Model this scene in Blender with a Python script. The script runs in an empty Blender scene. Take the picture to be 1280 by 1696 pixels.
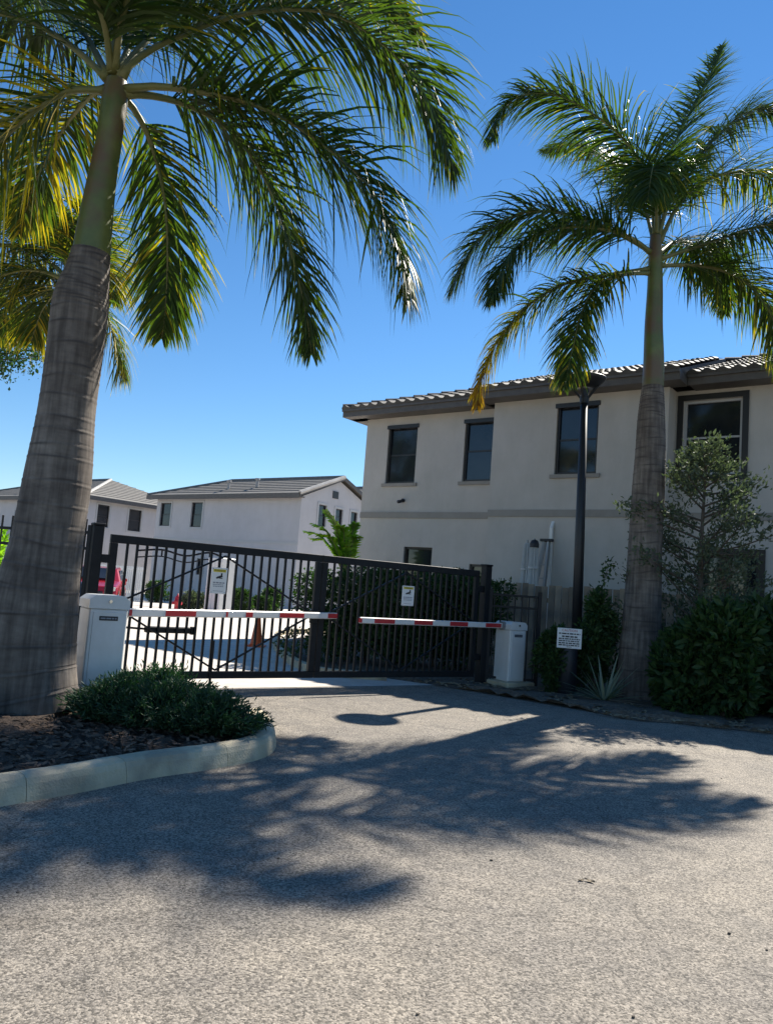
import bpy, math, random
import numpy as np
from mathutils import Vector, Matrix
random.seed(7); RNG = np.random.default_rng(7)
SC = bpy.context.scene
COL = SC.collection
PI = math.pi; R = math.radians

# ------------------------------------------------------------------ camera
F_PX = 1277.0; HCAM = 1.45; PITCH = R(5.62); ROLL = 0.075
f_ = Vector((0, math.cos(PITCH), math.sin(PITCH))); r0 = Vector((1, 0, 0)); u0 = Vector((0, -math.sin(PITCH), math.cos(PITCH)))
r_ = r0*math.cos(ROLL) + u0*math.sin(ROLL); u_ = -r0*math.sin(ROLL) + u0*math.cos(ROLL)
CAM = Vector((0, 0, HCAM))
cd = bpy.data.cameras.new('camera'); cam = bpy.data.objects.new('camera', cd); COL.objects.link(cam)
M3 = Matrix((r_, u_, -f_)).transposed(); cam.matrix_world = Matrix.Translation(CAM) @ M3.to_4x4()
cd.sensor_fit = 'VERTICAL'; cd.sensor_height = 24; cd.lens = F_PX/1696*24; cd.clip_start = .05; cd.clip_end = 3000
SC.camera = cam

# ------------------------------------------------------------------ sky, sun, exposure
SUN_AZ = R(36); SUN_EL = R(43.3)
w = bpy.data.worlds.new('World'); SC.world = w; w.use_nodes = True
nt = w.node_tree; bg = nt.nodes['Background']; sk = nt.nodes.new('ShaderNodeTexSky'); sk.sky_type = 'NISHITA'
sk.sun_disc = False; sk.sun_elevation = SUN_EL; sk.sun_rotation = SUN_AZ; sk.air_density = 1.0; sk.dust_density = 0.0; sk.ozone_density = 4.0
hsv = nt.nodes.new('ShaderNodeHueSaturation'); hsv.inputs['Saturation'].default_value = 1.2
nt.links.new(sk.outputs[0], hsv.inputs['Color']); nt.links.new(hsv.outputs[0], bg.inputs[0]); bg.inputs[1].default_value = 0.076
sd = bpy.data.lights.new('sun', 'SUN'); sd.energy = 5.0; sd.angle = R(.53); sd.color = (1, .94, .84)
sun = bpy.data.objects.new('sun', sd); COL.objects.link(sun); sun.location = (6, 12, 20)
TOSUN = Vector((math.sin(SUN_AZ)*math.cos(SUN_EL), math.cos(SUN_AZ)*math.cos(SUN_EL), math.sin(SUN_EL)))
sun.rotation_euler = TOSUN.to_track_quat('Z', 'Y').to_euler()
vs = SC.view_settings; vs.view_transform = 'Standard'; vs.look = 'None'; vs.gamma = 1; vs.exposure = 0.95; vs.use_curve_mapping = False
SC.cycles.max_bounces = 6; SC.cycles.transparent_max_bounces = 6

# ------------------------------------------------------------------ pixel helpers (a pixel is only a direction)
def ray(px, py): return (f_*F_PX + r_*(px-640) - u_*(py-848)).normalized()
def at(px, py, z=0.0):
    d = ray(px, py); return CAM + d*((z-HCAM)/d.z)
def atd(px, py, y):
    d = ray(px, py); return CAM + d*(y/d.y)
def onplane(px, py, p, n):
    d = ray(px, py); return CAM + d*((p-CAM).dot(n)/d.dot(n))

# ------------------------------------------------------------------ object helpers
def tag(o, label=None, cat=None, group=None, kind=None):
    if label: o['label'] = label
    if cat: o['category'] = cat
    if group: o['group'] = group
    if kind: o['kind'] = kind
    return o
def empty(name, loc=(0, 0, 0), rz=0, label=None, cat=None, group=None):
    o = bpy.data.objects.new(name, None); COL.objects.link(o); o.location = loc; o.rotation_euler = (0, 0, rz); o.empty_display_size = .2
    return tag(o, label, cat, group)
def link(name, me, parent=None):
    o = bpy.data.objects.new(name, me); COL.objects.link(o)
    if parent is not None: o.parent = parent
    return o
def copy_tree(o, parent=None):
    c = o.copy(); COL.objects.link(c)
    if parent is not None: c.parent = parent
    for ch in list(o.children): copy_tree(ch, c)
    return c
class MB:
    def __init__(s): s.v = []; s.f = []; s.tint = None
    def add(s, vs_, fs_):
        b = len(s.v); s.v += [tuple(x) for x in vs_]; s.f += [tuple(i+b for i in f) for f in fs_]; return s
    def box(s, c, h, ax=None, bev=0.0):
        X, Y, Z = ax if ax else (Vector((1,0,0)), Vector((0,1,0)), Vector((0,0,1)))
        c = Vector(c)
        if bev <= 0:
            vs_ = [c+X*(h[0]*i)+Y*(h[1]*j)+Z*(h[2]*k) for k in (-1,1) for j in (-1,1) for i in (-1,1)]
            return s.add(vs_, [(0,2,3,1),(4,5,7,6),(0,1,5,4),(2,6,7,3),(0,4,6,2),(1,3,7,5)])
        b = min(bev, .95*min(h)); vs_ = []; idx = {}
        for k in (-1,1):
            for j in (-1,1):
                for i in (-1,1):
                    for a in range(3):
                        e = [h[0], h[1], h[2]]
                        for q in range(3):
                            if q != a: e[q] -= b
                        idx[(i,j,k,a)] = len(vs_); vs_.append(c+X*(e[0]*i)+Y*(e[1]*j)+Z*(e[2]*k))
        g = lambda i,j,k,a: idx[(i,j,k,a)]
        fs_ = []
        for sg in (-1,1):
            fs_.append([g(sg,-1,-1,0),g(sg,1,-1,0),g(sg,1,1,0),g(sg,-1,1,0)][::sg])
            fs_.append([g(-1,sg,-1,1),g(-1,sg,1,1),g(1,sg,1,1),g(1,sg,-1,1)][::sg])
            fs_.append([g(-1,-1,sg,2),g(1,-1,sg,2),g(1,1,sg,2),g(-1,1,sg,2)][::sg])
        for i in (-1,1):
            for j in (-1,1):
                fs_.append([g(i,j,-1,0),g(i,j,1,0),g(i,j,1,1),g(i,j,-1,1)])
                fs_.append([g(i,-1,j,0),g(i,1,j,0),g(i,1,j,2),g(i,-1,j,2)])
                fs_.append([g(-1,i,j,1),g(1,i,j,1),g(1,i,j,2),g(-1,i,j,2)])
                for k in (-1,1): fs_.append([g(i,j,k,0),g(i,j,k,1),g(i,j,k,2)])
        return s.add(vs_, fs_)
    def bar(s, a, b, w_, h_, up=Vector((0,0,1)), bev=0.0):
        a = Vector(a); b = Vector(b); Y = (b-a).normalized(); X = Y.cross(up)
        X = X.normalized() if X.length > 1e-4 else Vector((1,0,0)); Z = X.cross(Y)
        return s.box((a+b)/2, (w_/2, (b-a).length/2, h_/2), (X, Y, Z), bev)
    def tube(s, pts, rad, n=8, caps=True):
        pts = [Vector(p) for p in pts]
        if not hasattr(rad, '__len__'): rad = [rad]*len(pts)
        rings = []; X = None
        for i, p in enumerate(pts):
            T = (pts[min(i+1, len(pts)-1)] - pts[max(i-1, 0)]).normalized()
            if X is None:
                X = T.cross(Vector((0,0,1)));
                if X.length < .05: X = Vector((1,0,0))
            X = (X - T*X.dot(T)).normalized(); Y = T.cross(X)
            rings.append([p + (X*math.cos(a)+Y*math.sin(a))*rad[i] for a in [2*PI*k/n for k in range(n)]])
        b = [x for r in rings for x in r]; fs_ = []
        for i in range(len(pts)-1):
            for k in range(n):
                k2 = (k+1) % n; fs_.append((i*n+k, i*n+k2, (i+1)*n+k2, (i+1)*n+k))
        if caps: fs_ += [tuple(range(n))[::-1], tuple((len(pts)-1)*n+k for k in range(n))]
        return s.add(b, fs_)
    def lathe(s, prof, n=24, c=(0,0,0)):
        c = Vector(c); vs_ = [c+Vector((r*math.cos(2*PI*k/n), r*math.sin(2*PI*k/n), z)) for r, z in prof for k in range(n)]
        fs_ = [(i*n+k, i*n+(k+1) % n, (i+1)*n+(k+1) % n, (i+1)*n+k) for i in range(len(prof)-1) for k in range(n)]
        fs_ += [tuple(range(n))[::-1], tuple((len(prof)-1)*n+k for k in range(n))]
        return s.add(vs_, fs_)
    def prism(s, poly, z0, z1):
        n = len(poly); vs_ = [(p[0], p[1], z0) for p in poly]+[(p[0], p[1], z1) for p in poly]
        fs_ = [tuple(range(n))[::-1], tuple(range(n, 2*n))]+[(i, (i+1) % n, n+(i+1) % n, n+i) for i in range(n)]
        return s.add(vs_, fs_)
    def mesh(s, name, mat, smooth=False):
        me = bpy.data.meshes.new(name); me.from_pydata(s.v, [], s.f); me.materials.append(mat)
        if smooth: me.polygons.foreach_set('use_smooth', [True]*len(me.polygons))
        me.update(); return me
    def build(s, name, mat, parent=None, smooth=False, fix=False):
        me = s.mesh(name, mat, smooth)
        if fix:
            import bmesh
            bm = bmesh.new(); bm.from_mesh(me); bmesh.ops.recalc_face_normals(bm, faces=bm.faces); bm.to_mesh(me); bm.free()
        return link(name, me, parent)
def npmesh(name, V, faces4, mat, tint=None, smooth=False, tri=False):
    me = bpy.data.meshes.new(name); V = np.asarray(V, dtype=np.float32); Fc = np.asarray(faces4, dtype=np.int32); k = Fc.shape[1]
    me.vertices.add(len(V)); me.vertices.foreach_set('co', V.ravel())
    me.loops.add(Fc.size); me.loops.foreach_set('vertex_index', Fc.ravel())
    me.polygons.add(len(Fc)); me.polygons.foreach_set('loop_start', np.arange(0, Fc.size, k, dtype=np.int32))
    me.update(calc_edges=True); me.materials.append(mat)
    if tint is not None:
        a = me.attributes.new('tint', 'FLOAT', 'POINT'); a.data.foreach_set('value', np.asarray(tint, dtype=np.float32))
    if smooth: me.polygons.foreach_set('use_smooth', np.ones(len(Fc), dtype=bool))
    return me

# ------------------------------------------------------------------ materials
MATS = {}
def mat(name, col, rough=.6, metal=0.0, col2=None, nscale=4.0, bump=0.0, bscale=60.0, spec=.5, detail=6, lo=.35, hi=.65, col3=None, n3=.6, coat=0.0):
    if name in MATS: return MATS[name]
    m = bpy.data.materials.new(name); m.use_nodes = True; t = m.node_tree; b = t.nodes['Principled BSDF']; N = t.nodes.new; L = t.links.new
    b.inputs['Roughness'].default_value = rough; b.inputs['Metallic'].default_value = metal; b.inputs['Specular IOR Level'].default_value = spec
    b.inputs['Base Color'].default_value = (*col, 1); b.inputs['Coat Weight'].default_value = coat
    tc = N('ShaderNodeTexCoord')
    if col2:
        nz = N('ShaderNodeTexNoise'); nz.inputs['Scale'].default_value = nscale; nz.inputs['Detail'].default_value = detail; nz.inputs['Roughness'].default_value = .65
        L(tc.outputs['Object'], nz.inputs['Vector'])
        rp = N('ShaderNodeValToRGB'); rp.color_ramp.elements[0].position = lo; rp.color_ramp.elements[1].position = hi
        rp.color_ramp.elements[0].color = (*col, 1); rp.color_ramp.elements[1].color = (*col2, 1); L(nz.outputs[0], rp.inputs[0]); out = rp.outputs[0]
        if col3:
            n2 = N('ShaderNodeTexNoise'); n2.inputs['Scale'].default_value = n3; n2.inputs['Detail'].default_value = 5; L(tc.outputs['Object'], n2.inputs['Vector'])
            r2 = N('ShaderNodeValToRGB'); r2.color_ramp.elements[0].position = .42; r2.color_ramp.elements[1].position = .62; L(n2.outputs[0], r2.inputs[0])
            mx = N('ShaderNodeMix'); mx.data_type = 'RGBA'; L(r2.outputs[0], mx.inputs[0]); L(out, mx.inputs[6]); mx.inputs[7].default_value = (*col3, 1); out = mx.outputs[2]
        L(out, b.inputs['Base Color'])
    if bump:
        n4 = N('ShaderNodeTexNoise'); n4.inputs['Scale'].default_value = bscale; n4.inputs['Detail'].default_value = 4; L(tc.outputs['Object'], n4.inputs['Vector'])
        bp = N('ShaderNodeBump'); bp.inputs['Strength'].default_value = bump; bp.inputs['Distance'].default_value = .02; L(n4.outputs[0], bp.inputs['Height']); L(bp.outputs[0], b.inputs['Normal'])
    MATS[name] = m; return m
def leafmat(name, green, green2, yellow=(.42,.30,.03), rough=.35, trans=.35, tcol=(.35,.5,.05), spec=.4):
    m = bpy.data.materials.new(name); m.use_nodes = True; t = m.node_tree; b = t.nodes['Principled BSDF']; N = t.nodes.new; L = t.links.new
    at_ = N('ShaderNodeAttribute'); at_.attribute_name = 'tint'
    rp = N('ShaderNodeValToRGB'); e = rp.color_ramp.elements; e[0].position = 0; e[0].color = (*green, 1); e[1].position = .5; e[1].color = (*green2, 1)
    e2 = e.new(.75); e2.color = (*yellow, 1); e3 = e.new(1.0); e3.color = (yellow[0]*.5, yellow[1]*.36, yellow[2]*.6, 1)
    L(at_.outputs['Fac'], rp.inputs[0]); L(rp.outputs[0], b.inputs['Base Color']); b.inputs['Roughness'].default_value = rough; b.inputs['Specular IOR Level'].default_value = spec
    tr = N('ShaderNodeBsdfTranslucent'); hs = N('ShaderNodeMix'); hs.data_type = 'RGBA'; hs.blend_type = 'MULTIPLY'; hs.inputs[0].default_value = 1.0
    L(rp.outputs[0], hs.inputs[6]); hs.inputs[7].default_value = (tcol[0]*6, tcol[1]*6, tcol[2]*6, 1); L(hs.outputs[2], tr.inputs[0])
    ms = N('ShaderNodeMixShader'); ms.inputs[0].default_value = trans; L(b.outputs[0], ms.inputs[1]); L(tr.outputs[0], ms.inputs[2])
    L(ms.outputs[0], t.nodes['Material Output'].inputs[0]); MATS[name] = m; return m

def asphalt():
    m = mat('asphalt', (.2,.19,.175), .88); t = m.node_tree; b = t.nodes['Principled BSDF']; N = t.nodes.new; L = t.links.new
    tc = N('ShaderNodeTexCoord')
    def noise(sc, det=3, ro=.6):
        n = N('ShaderNodeTexNoise'); n.inputs['Scale'].default_value = sc; n.inputs['Detail'].default_value = det; n.inputs['Roughness'].default_value = ro; L(tc.outputs['Object'], n.inputs['Vector']); return n
    def ramp(src, p0, c0, p1, c1):
        r = N('ShaderNodeValToRGB'); r.color_ramp.elements[0].position = p0; r.color_ramp.elements[0].color = (*c0, 1); r.color_ramp.elements[1].position = p1; r.color_ramp.elements[1].color = (*c1, 1); L(src, r.inputs[0]); return r.outputs[0]
    def mul(a, b_, f=1.0):
        x = N('ShaderNodeMix'); x.data_type = 'RGBA'; x.blend_type = 'MULTIPLY'; x.inputs[0].default_value = f; L(a, x.inputs[6]); L(b_, x.inputs[7]); return x.outputs[2]
    vo = N('ShaderNodeTexVoronoi'); vo.inputs['Scale'].default_value = 120; vo.inputs['Randomness'].default_value = 1; L(tc.outputs['Object'], vo.inputs['Vector'])
    sep = N('ShaderNodeSeparateColor'); L(vo.outputs['Color'], sep.inputs[0])
    stone = ramp(sep.outputs[0], .05, (.10,.09,.075), .95, (.43,.387,.328))
    big = ramp(noise(.55, 6).outputs[0], .3, (.72,.72,.74), .7, (1.08,1.05,1.0))
    mid = ramp(noise(5, 6, .7).outputs[0], .3, (.72,.72,.72), .7, (1.12,1.1,1.06))
    fine = ramp(noise(60, 3, .75).outputs[0], .35, (.72,.72,.73), .62, (1.07,1.07,1.07))
    c = mul(mul(mul(stone, big), mid), fine)
    # darker patches of bitumen and tyre-worn streaks
    st = ramp(noise(1.7, 8, .75).outputs[0], .56, (1,1,1), .74, (.6,.59,.58)); c = mul(c, st)
    # hairline cracks and a few oil-dark spots
    wn = noise(1.1, 5); wv = N('ShaderNodeVectorMath'); wv.operation = 'MULTIPLY_ADD'; L(wn.outputs['Color'], wv.inputs[0]); wv.inputs[1].default_value = (.9, .9, 0); L(tc.outputs['Object'], wv.inputs[2])
    ck = N('ShaderNodeTexVoronoi'); ck.feature = 'DISTANCE_TO_EDGE'; ck.inputs['Scale'].default_value = .42; L(wv.outputs[0], ck.inputs['Vector'])
    c = mul(c, ramp(ck.outputs['Distance'], .002, (.45,.44,.43), .007, (1,1,1)), .55)
    sp_v = N('ShaderNodeTexVoronoi'); sp_v.inputs['Scale'].default_value = 1.3; L(tc.outputs['Object'], sp_v.inputs['Vector']); c = mul(c, ramp(sp_v.outputs['Distance'], .03, (.55,.54,.53), .10, (1,1,1)), .45)
    L(c, b.inputs['Base Color'])
    bp = N('ShaderNodeBump'); bp.inputs['Strength'].default_value = .5; bp.inputs['Distance'].default_value = .004; L(vo.outputs['Distance'], bp.inputs['Height']); bp.invert = True
    b2 = N('ShaderNodeBump'); b2.inputs['Strength'].default_value = .4; b2.inputs['Distance'].default_value = .01; L(noise(70, 4).outputs[0], b2.inputs['Height']); L(bp.outputs[0], b2.inputs['Normal']); L(b2.outputs[0], b.inputs['Normal'])
    return m
ASPH = asphalt()
CONC = mat('concrete_pavement', (.50,.45,.39), .85, col2=(.62,.56,.49), nscale=3, bump=.15, bscale=90)
KERB = mat('kerb_concrete', (.52,.45,.31), .85, col2=(.66,.58,.42), nscale=7, bump=.35, bscale=70, col3=(.36,.32,.24), n3=3.5)
MULCH = mat('mulch_soil', (.035,.022,.014), .95, col2=(.09,.06,.04), nscale=30, bump=1.0, bscale=45)
CHIP = mat('bark_chip', (.06,.035,.022), .9, col2=(.2,.13,.085), nscale=9)
SOIL = mat('bed_soil', (.06,.05,.04), .95, col2=(.15,.125,.095), nscale=22, bump=1.0, bscale=40)
LITTER = mat('leaf_litter_tan', (.12,.085,.05), .8, col2=(.34,.27,.17), nscale=5)
BLACK = mat('black_powdercoat', (.007,.008,.010), .5, col2=(.012,.013,.016), nscale=9, spec=.25)
STUCCO = mat('stucco_beige', (.47,.445,.41), .92, col2=(.52,.49,.455), nscale=1.3, bump=.25, bscale=160)
STUCW = mat('stucco_white', (.46,.45,.46), .92, col2=(.50,.49,.50), nscale=1.0, bump=.2, bscale=120)
STUCG = mat('stucco_grey', (.30,.29,.285), .92, col2=(.34,.33,.32), nscale=2.0, bump=.2, bscale=150)
BAND = mat('band_taupe', (.27,.25,.225), .9, col2=(.31,.29,.26), nscale=2, bump=.2, bscale=150)
TRIM = mat('fascia_brown', (.085,.075,.068), .55, col2=(.11,.10,.09), nscale=6)
TILE = mat('roof_tile', (.045,.041,.038), .75, col2=(.085,.078,.07), nscale=3.5, bump=.2, bscale=50)
TILEF = mat('roof_tile_far', (.15,.14,.125), .8, col2=(.21,.195,.175), nscale=5)
RIDGE = mat('sunlit_hip_and_vent', (.48,.46,.43), .85, col2=(.34,.32,.30), nscale=3)  # pale tone for roof vents, and for sunlight painted onto one hip cap
FRAMEB = mat('window_bronze', (.018,.017,.017), .4)
FRAMEW = mat('window_white', (.42,.42,.42), .5)
GLASS = mat('window_glass', (.012,.015,.020), .06, spec=.6, col2=(.025,.029,.035), nscale=1.2)
WHITE = mat('white_enamel', (.72,.72,.71), .38, col2=(.66,.66,.64), nscale=5, coat=.15)
RED = mat('red_band', (.50,.025,.03), .45, col2=(.40,.02,.025), nscale=14)
LAMP = mat('lamp_metal', (.028,.03,.034), .45, metal=.3)
LENS = mat('lamp_lens', (.25,.26,.27), .25)
WOOD = mat('fence_wood', (.26,.20,.14), .85, col2=(.40,.32,.23), nscale=6, bump=.4, bscale=40, col3=(.17,.15,.125), n3=3)
PLASTIC = mat('dark_plastic', (.012,.014,.02), .5)
SIGNW = mat('sign_white', (.74,.74,.72), .5); INK = mat('sign_ink', (.02,.02,.022), .6); INKG = mat('sign_ink_grey', (.25,.26,.29), .6)
SIGNY = mat('sign_yellow', (.62,.50,.03), .5); SIGNR = mat('sign_red', (.38,.02,.03), .5)
ORANGE = mat('cone_orange', (.75,.12,.02), .5)
CARRED = mat('car_red', (.33,.012,.02), .25, coat=.6); CARBLUE = mat('car_blue', (.02,.035,.07), .25, coat=.6)
RUBBER = mat('tyre_rubber', (.015,.015,.016), .85); CHROME = mat('chrome', (.6,.6,.6), .2, metal=1); TAIL = mat('car_light', (.6,.6,.58), .2)
CANVAS = mat('umbrella_canvas', (.46,.47,.47), .9, col2=(.54,.55,.55), nscale=8)
ALU = mat('aluminium', (.30,.31,.32), .45, metal=.6)
HYD = mat('hydrant_red', (.45,.02,.03), .4)
PALM = leafmat('palm_leaf', (.027,.052,.017), (.056,.085,.022), tcol=(.40,.46,.10), trans=.32, rough=.48, spec=.2)
SHRUB = leafmat('shrub_leaf', (.018,.045,.016), (.055,.095,.03), tcol=(.3,.42,.1), trans=.22, rough=.55, spec=.25)
OLIVE = leafmat('buttonwood_leaf', (.07,.09,.055), (.13,.155,.10), tcol=(.22,.26,.14), trans=.22, rough=.7, spec=.2)
JUNI = leafmat('juniper_leaf', (.018,.048,.024), (.045,.09,.04), tcol=(.25,.4,.15), trans=.15, rough=.6)
BANANA = leafmat('broad_leaf', (.10,.20,.02), (.20,.30,.03), tcol=(.4,.5,.08), trans=.45, rough=.4)
YUCCA = leafmat('yucca_leaf', (.12,.16,.10), (.26,.29,.20), tcol=(.22,.25,.15), trans=.15, rough=.5)
BARK = mat('stem_bark', (.07,.055,.04), .9, col2=(.13,.105,.08), nscale=8, bump=.5, bscale=30)
RACH = mat('palm_rachis', (.13,.15,.045), .5, col2=(.20,.19,.07), nscale=4)
SHAFT = mat('palm_crownshaft', (.09,.12,.035), .42, col2=(.17,.19,.055), nscale=2.2, col3=(.15,.10,.05), n3=3.0)

def trunkmat():
    m = mat('palm_trunk', (.2,.17,.14), .9); t = m.node_tree; b = t.nodes['Principled BSDF']; N = t.nodes.new; L = t.links.new
    tc = N('ShaderNodeTexCoord'); mp = N('ShaderNodeMapping'); mp.inputs['Scale'].default_value = (1.6, 1.6, 5); L(tc.outputs['Object'], mp.inputs[0])
    n1 = N('ShaderNodeTexNoise'); n1.inputs['Scale'].default_value = 1.3; n1.inputs['Detail'].default_value = 7; n1.inputs['Roughness'].default_value = .7; L(mp.outputs[0], n1.inputs['Vector'])
    r1 = N('ShaderNodeValToRGB'); e = r1.color_ramp.elements; e[0].position = .3; e[0].color = (.12,.10,.088,1); e[1].position = .72; e[1].color = (.27,.24,.205,1); e.new(.52).color = (.19,.165,.145,1); L(n1.outputs[0], r1.inputs[0])
    mp2 = N('ShaderNodeMapping'); mp2.inputs['Scale'].default_value = (22, 22, 2.0); L(tc.outputs['Object'], mp2.inputs[0])
    n2 = N('ShaderNodeTexNoise'); n2.inputs['Scale'].default_value = 1.0; n2.inputs['Detail'].default_value = 5; L(mp2.outputs[0], n2.inputs['Vector'])
    r2 = N('ShaderNodeValToRGB'); r2.color_ramp.elements[0].position = .32; r2.color_ramp.elements[0].color = (.55,.53,.51,1); r2.color_ramp.elements[1].position = .65; r2.color_ramp.elements[1].color = (1.08,1.06,1.03,1); L(n2.outputs[0], r2.inputs[0])
    n3 = N('ShaderNodeTexNoise'); n3.inputs['Scale'].default_value = 2.2; n3.inputs['Detail'].default_value = 5; L(tc.outputs['Object'], n3.inputs['Vector'])
    r3 = N('ShaderNodeValToRGB'); r3.color_ramp.elements[0].position = .35; r3.color_ramp.elements[0].color = (.7,.68,.66,1); r3.color_ramp.elements[1].position = .62; r3.color_ramp.elements[1].color = (1.05,1.04,1.02,1); L(n3.outputs[0], r3.inputs[0])
    a = N('ShaderNodeMix'); a.data_type = 'RGBA'; a.blend_type = 'MULTIPLY'; a.inputs[0].default_value = 1; L(r1.outputs[0], a.inputs[6]); L(r2.outputs[0], a.inputs[7])
    c = N('ShaderNodeMix'); c.data_type = 'RGBA'; c.blend_type = 'MULTIPLY'; c.inputs[0].default_value = 1; L(a.outputs[2], c.inputs[6]); L(r3.outputs[0], c.inputs[7])
    sa = N('ShaderNodeAttribute'); sa.attribute_name = 'scar'; d_ = N('ShaderNodeMix'); d_.data_type = 'RGBA'; sm_ = N('ShaderNodeMath'); sm_.operation = 'MULTIPLY'; sm_.inputs[1].default_value = .8; L(sa.outputs['Fac'], sm_.inputs[0]); L(sm_.outputs[0], d_.inputs[0]); L(c.outputs[2], d_.inputs[6]); d_.inputs[7].default_value = (.045,.036,.032,1)
    L(d_.outputs[2], b.inputs['Base Color'])
    bp = N('ShaderNodeBump'); bp.inputs['Strength'].default_value = .5; bp.inputs['Distance'].default_value = .012; L(n2.outputs[0], bp.inputs['Height']); L(bp.outputs[0], b.inputs['Normal'])
    return m
TRUNK = trunkmat()
def streak(m, amt=.14):
    t = m.node_tree; b = t.nodes['Principled BSDF']; src = b.inputs['Base Color'].links[0].from_socket; N = t.nodes.new; L = t.links.new
    tc = N('ShaderNodeTexCoord'); mp = N('ShaderNodeMapping'); mp.inputs['Scale'].default_value = (1.6, 1.6, .45); L(tc.outputs['Object'], mp.inputs[0]); n = N('ShaderNodeTexNoise'); n.inputs['Scale'].default_value = 1.6; n.inputs['Detail'].default_value = 6; n.inputs['Roughness'].default_value = .7; L(mp.outputs[0], n.inputs['Vector'])
    r = N('ShaderNodeValToRGB'); r.color_ramp.elements[0].position = .38; r.color_ramp.elements[0].color = (1-amt, 1-amt, 1-amt*1.15, 1); r.color_ramp.elements[1].position = .6; r.color_ramp.elements[1].color = (1,1,1,1); L(n.outputs[0], r.inputs[0])
    mx = N('ShaderNodeMix'); mx.data_type = 'RGBA'; mx.blend_type = 'MULTIPLY'; mx.inputs[0].default_value = 1; L(src, mx.inputs[6]); L(r.outputs[0], mx.inputs[7]); L(mx.outputs[2], b.inputs['Base Color'])
streak(STUCCO, .06); streak(STUCW, .05); streak(WHITE, .07); streak(KERB, .2)
def vary(m, amt=.35):
    t = m.node_tree; b = t.nodes['Principled BSDF']; src = b.inputs['Base Color'].links[0].from_socket; oi = t.nodes.new('ShaderNodeObjectInfo'); mr = t.nodes.new('ShaderNodeMapRange'); mr.inputs[3].default_value = 1-amt; mr.inputs[4].default_value = 1+amt*.6
    mx = t.nodes.new('ShaderNodeMix'); mx.data_type = 'RGBA'; mx.blend_type = 'MULTIPLY'; mx.inputs[0].default_value = 1; t.links.new(oi.outputs['Random'], mr.inputs[0]); t.links.new(src, mx.inputs[6]); t.links.new(mr.outputs[0], mx.inputs[7]); t.links.new(mx.outputs[2], b.inputs['Base Color'])
vary(WOOD, .4); vary(TILE, .25)

# ------------------------------------------------------------------ the setting: ground sheets
gs = 600
gm = MB(); gm.add([(-gs,-60,0),(gs,-60,0),(gs,1500,0),(-gs,1500,0)], [(0,1,2,3)]); tag(gm.build('driveway_asphalt', ASPH), kind='structure')
# gate line
G0 = at(158, 1125, .136); G1 = at(795, 1120.5, .136); G0.z = G1.z = 0
GD = (G1-G0).normalized(); GN = Vector((GD.y, -GD.x, 0))      # GN points to the camera side
GLEN = (G1-G0).length
# big building frame
BU = Vector((1, -.75, 0)).normalized(); BN = Vector((-BU.y, BU.x, 0))     # BN points away from the camera
B0 = at(597, 853, 3.39); B0.z = 0
def bwall(px, py, off=0.0):
    """pixel on the front wall plane (pushed off metres towards the camera) -> (u, z)"""
    p = onplane(px, py, B0-BN*off, BN); return (p-B0).dot(BU), p.z
def bpt(u, n, z=0.0): return B0 + BU*u + BN*n + Vector((0, 0, z))
# courtyard pavement behind the gate
q = [G0-GD*14-GN*.05, G1+GD*1.2-GN*.05, bpt(6, -1.5), bpt(-2, 30), bpt(-2, 90), bpt(-90, 90), bpt(-60, 0)]
cy = MB(); cy.add([(p.x, p.y, .004) for p in q], [tuple(range(len(q)))]); tag(cy.build('courtyard_pavement', CONC, fix=True), kind='structure')
cj = MB()
def catmull(P, n):
    P = [Vector(p) for p in P]; Q = [P[0]*2-P[1]] + P + [P[-1]*2-P[-2]]; out = []
    for i in range(1, len(Q)-2):
        for k in range(n):
            t = k/n; a, b, c, d = Q[i-1], Q[i], Q[i+1], Q[i+2]
            out.append(.5*((2*b)+(c-a)*t+(2*a-5*b+4*c-d)*t*t+(3*b-a-3*c+d)*t**3))
    out.append(P[-1]); return out
# ---- left planting bed and kerb
kp = [at(x, y) for x, y in ((0,1337),(125,1315),(250,1290),(350,1275),(425,1260),(455,1244),(457,1224),(445,1206),(424,1196))]
kp = [kp[0]+(kp[0]-kp[1])*4] + kp + [Vector((-1.59, 7.57, 0)), Vector((-2.13, 7.8, 0)), Vector((-2.63, 7.93, 0))]
kpath = catmull(kp, 6)
def offset_path(P, d):
    out = []
    for i, p in enumerate(P):
        T = (P[min(i+1, len(P)-1)]-P[max(i-1, 0)]); T.z = 0; T.normalize(); out.append(p + Vector((-T.y, T.x, 0))*d)
    return out
prof = [(0,-.05),(.008,.03),(.022,.10),(.04,.135),(.07,.15),(.13,.156),(.18,.15),(.205,.13),(.21,-.05)]
rows = [offset_path(kpath, o) for o, z in prof]; nk = len(kpath); npf = len(prof)
kerb = tag(empty('kerb', (0,0,0)), kind='structure'); cuts = [0, 7, 16, 26, 36, 44, 52, 60, nk-1]; cuts = sorted({min(c, nk-1) for c in cuts})
for a, b in zip(cuts, cuts[1:]):
    kb = MB(); vv = []
    for i in range(a, b+1):
        for j in range(npf):
            p = rows[j][i].copy()
            if i == a and a > 0: p = p.lerp(rows[j][i+1], .018)
            if i == b and b < nk-1: p = p.lerp(rows[j][i-1], .018)
            vv.append((p.x, p.y, prof[j][1]+random.uniform(-.0015, .0015)))
    n_ = b-a+1; kb.add(vv, [(i*npf+j, (i+1)*npf+j, (i+1)*npf+j+1, i*npf+j+1) for i in range(n_-1) for j in range(npf-1)]+[tuple(range(npf)), tuple((n_-1)*npf+j for j in range(npf))[::-1]])
    kb.build('kerb_segment', KERB, kerb, smooth=False, fix=True)
inner = offset_path(kpath, .205)
bedpoly = [(p.x, p.y) for p in inner] + [(-3.35, 8.6), (-4.7, 9.6), (-13, 11), (-13, 5)]
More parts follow.
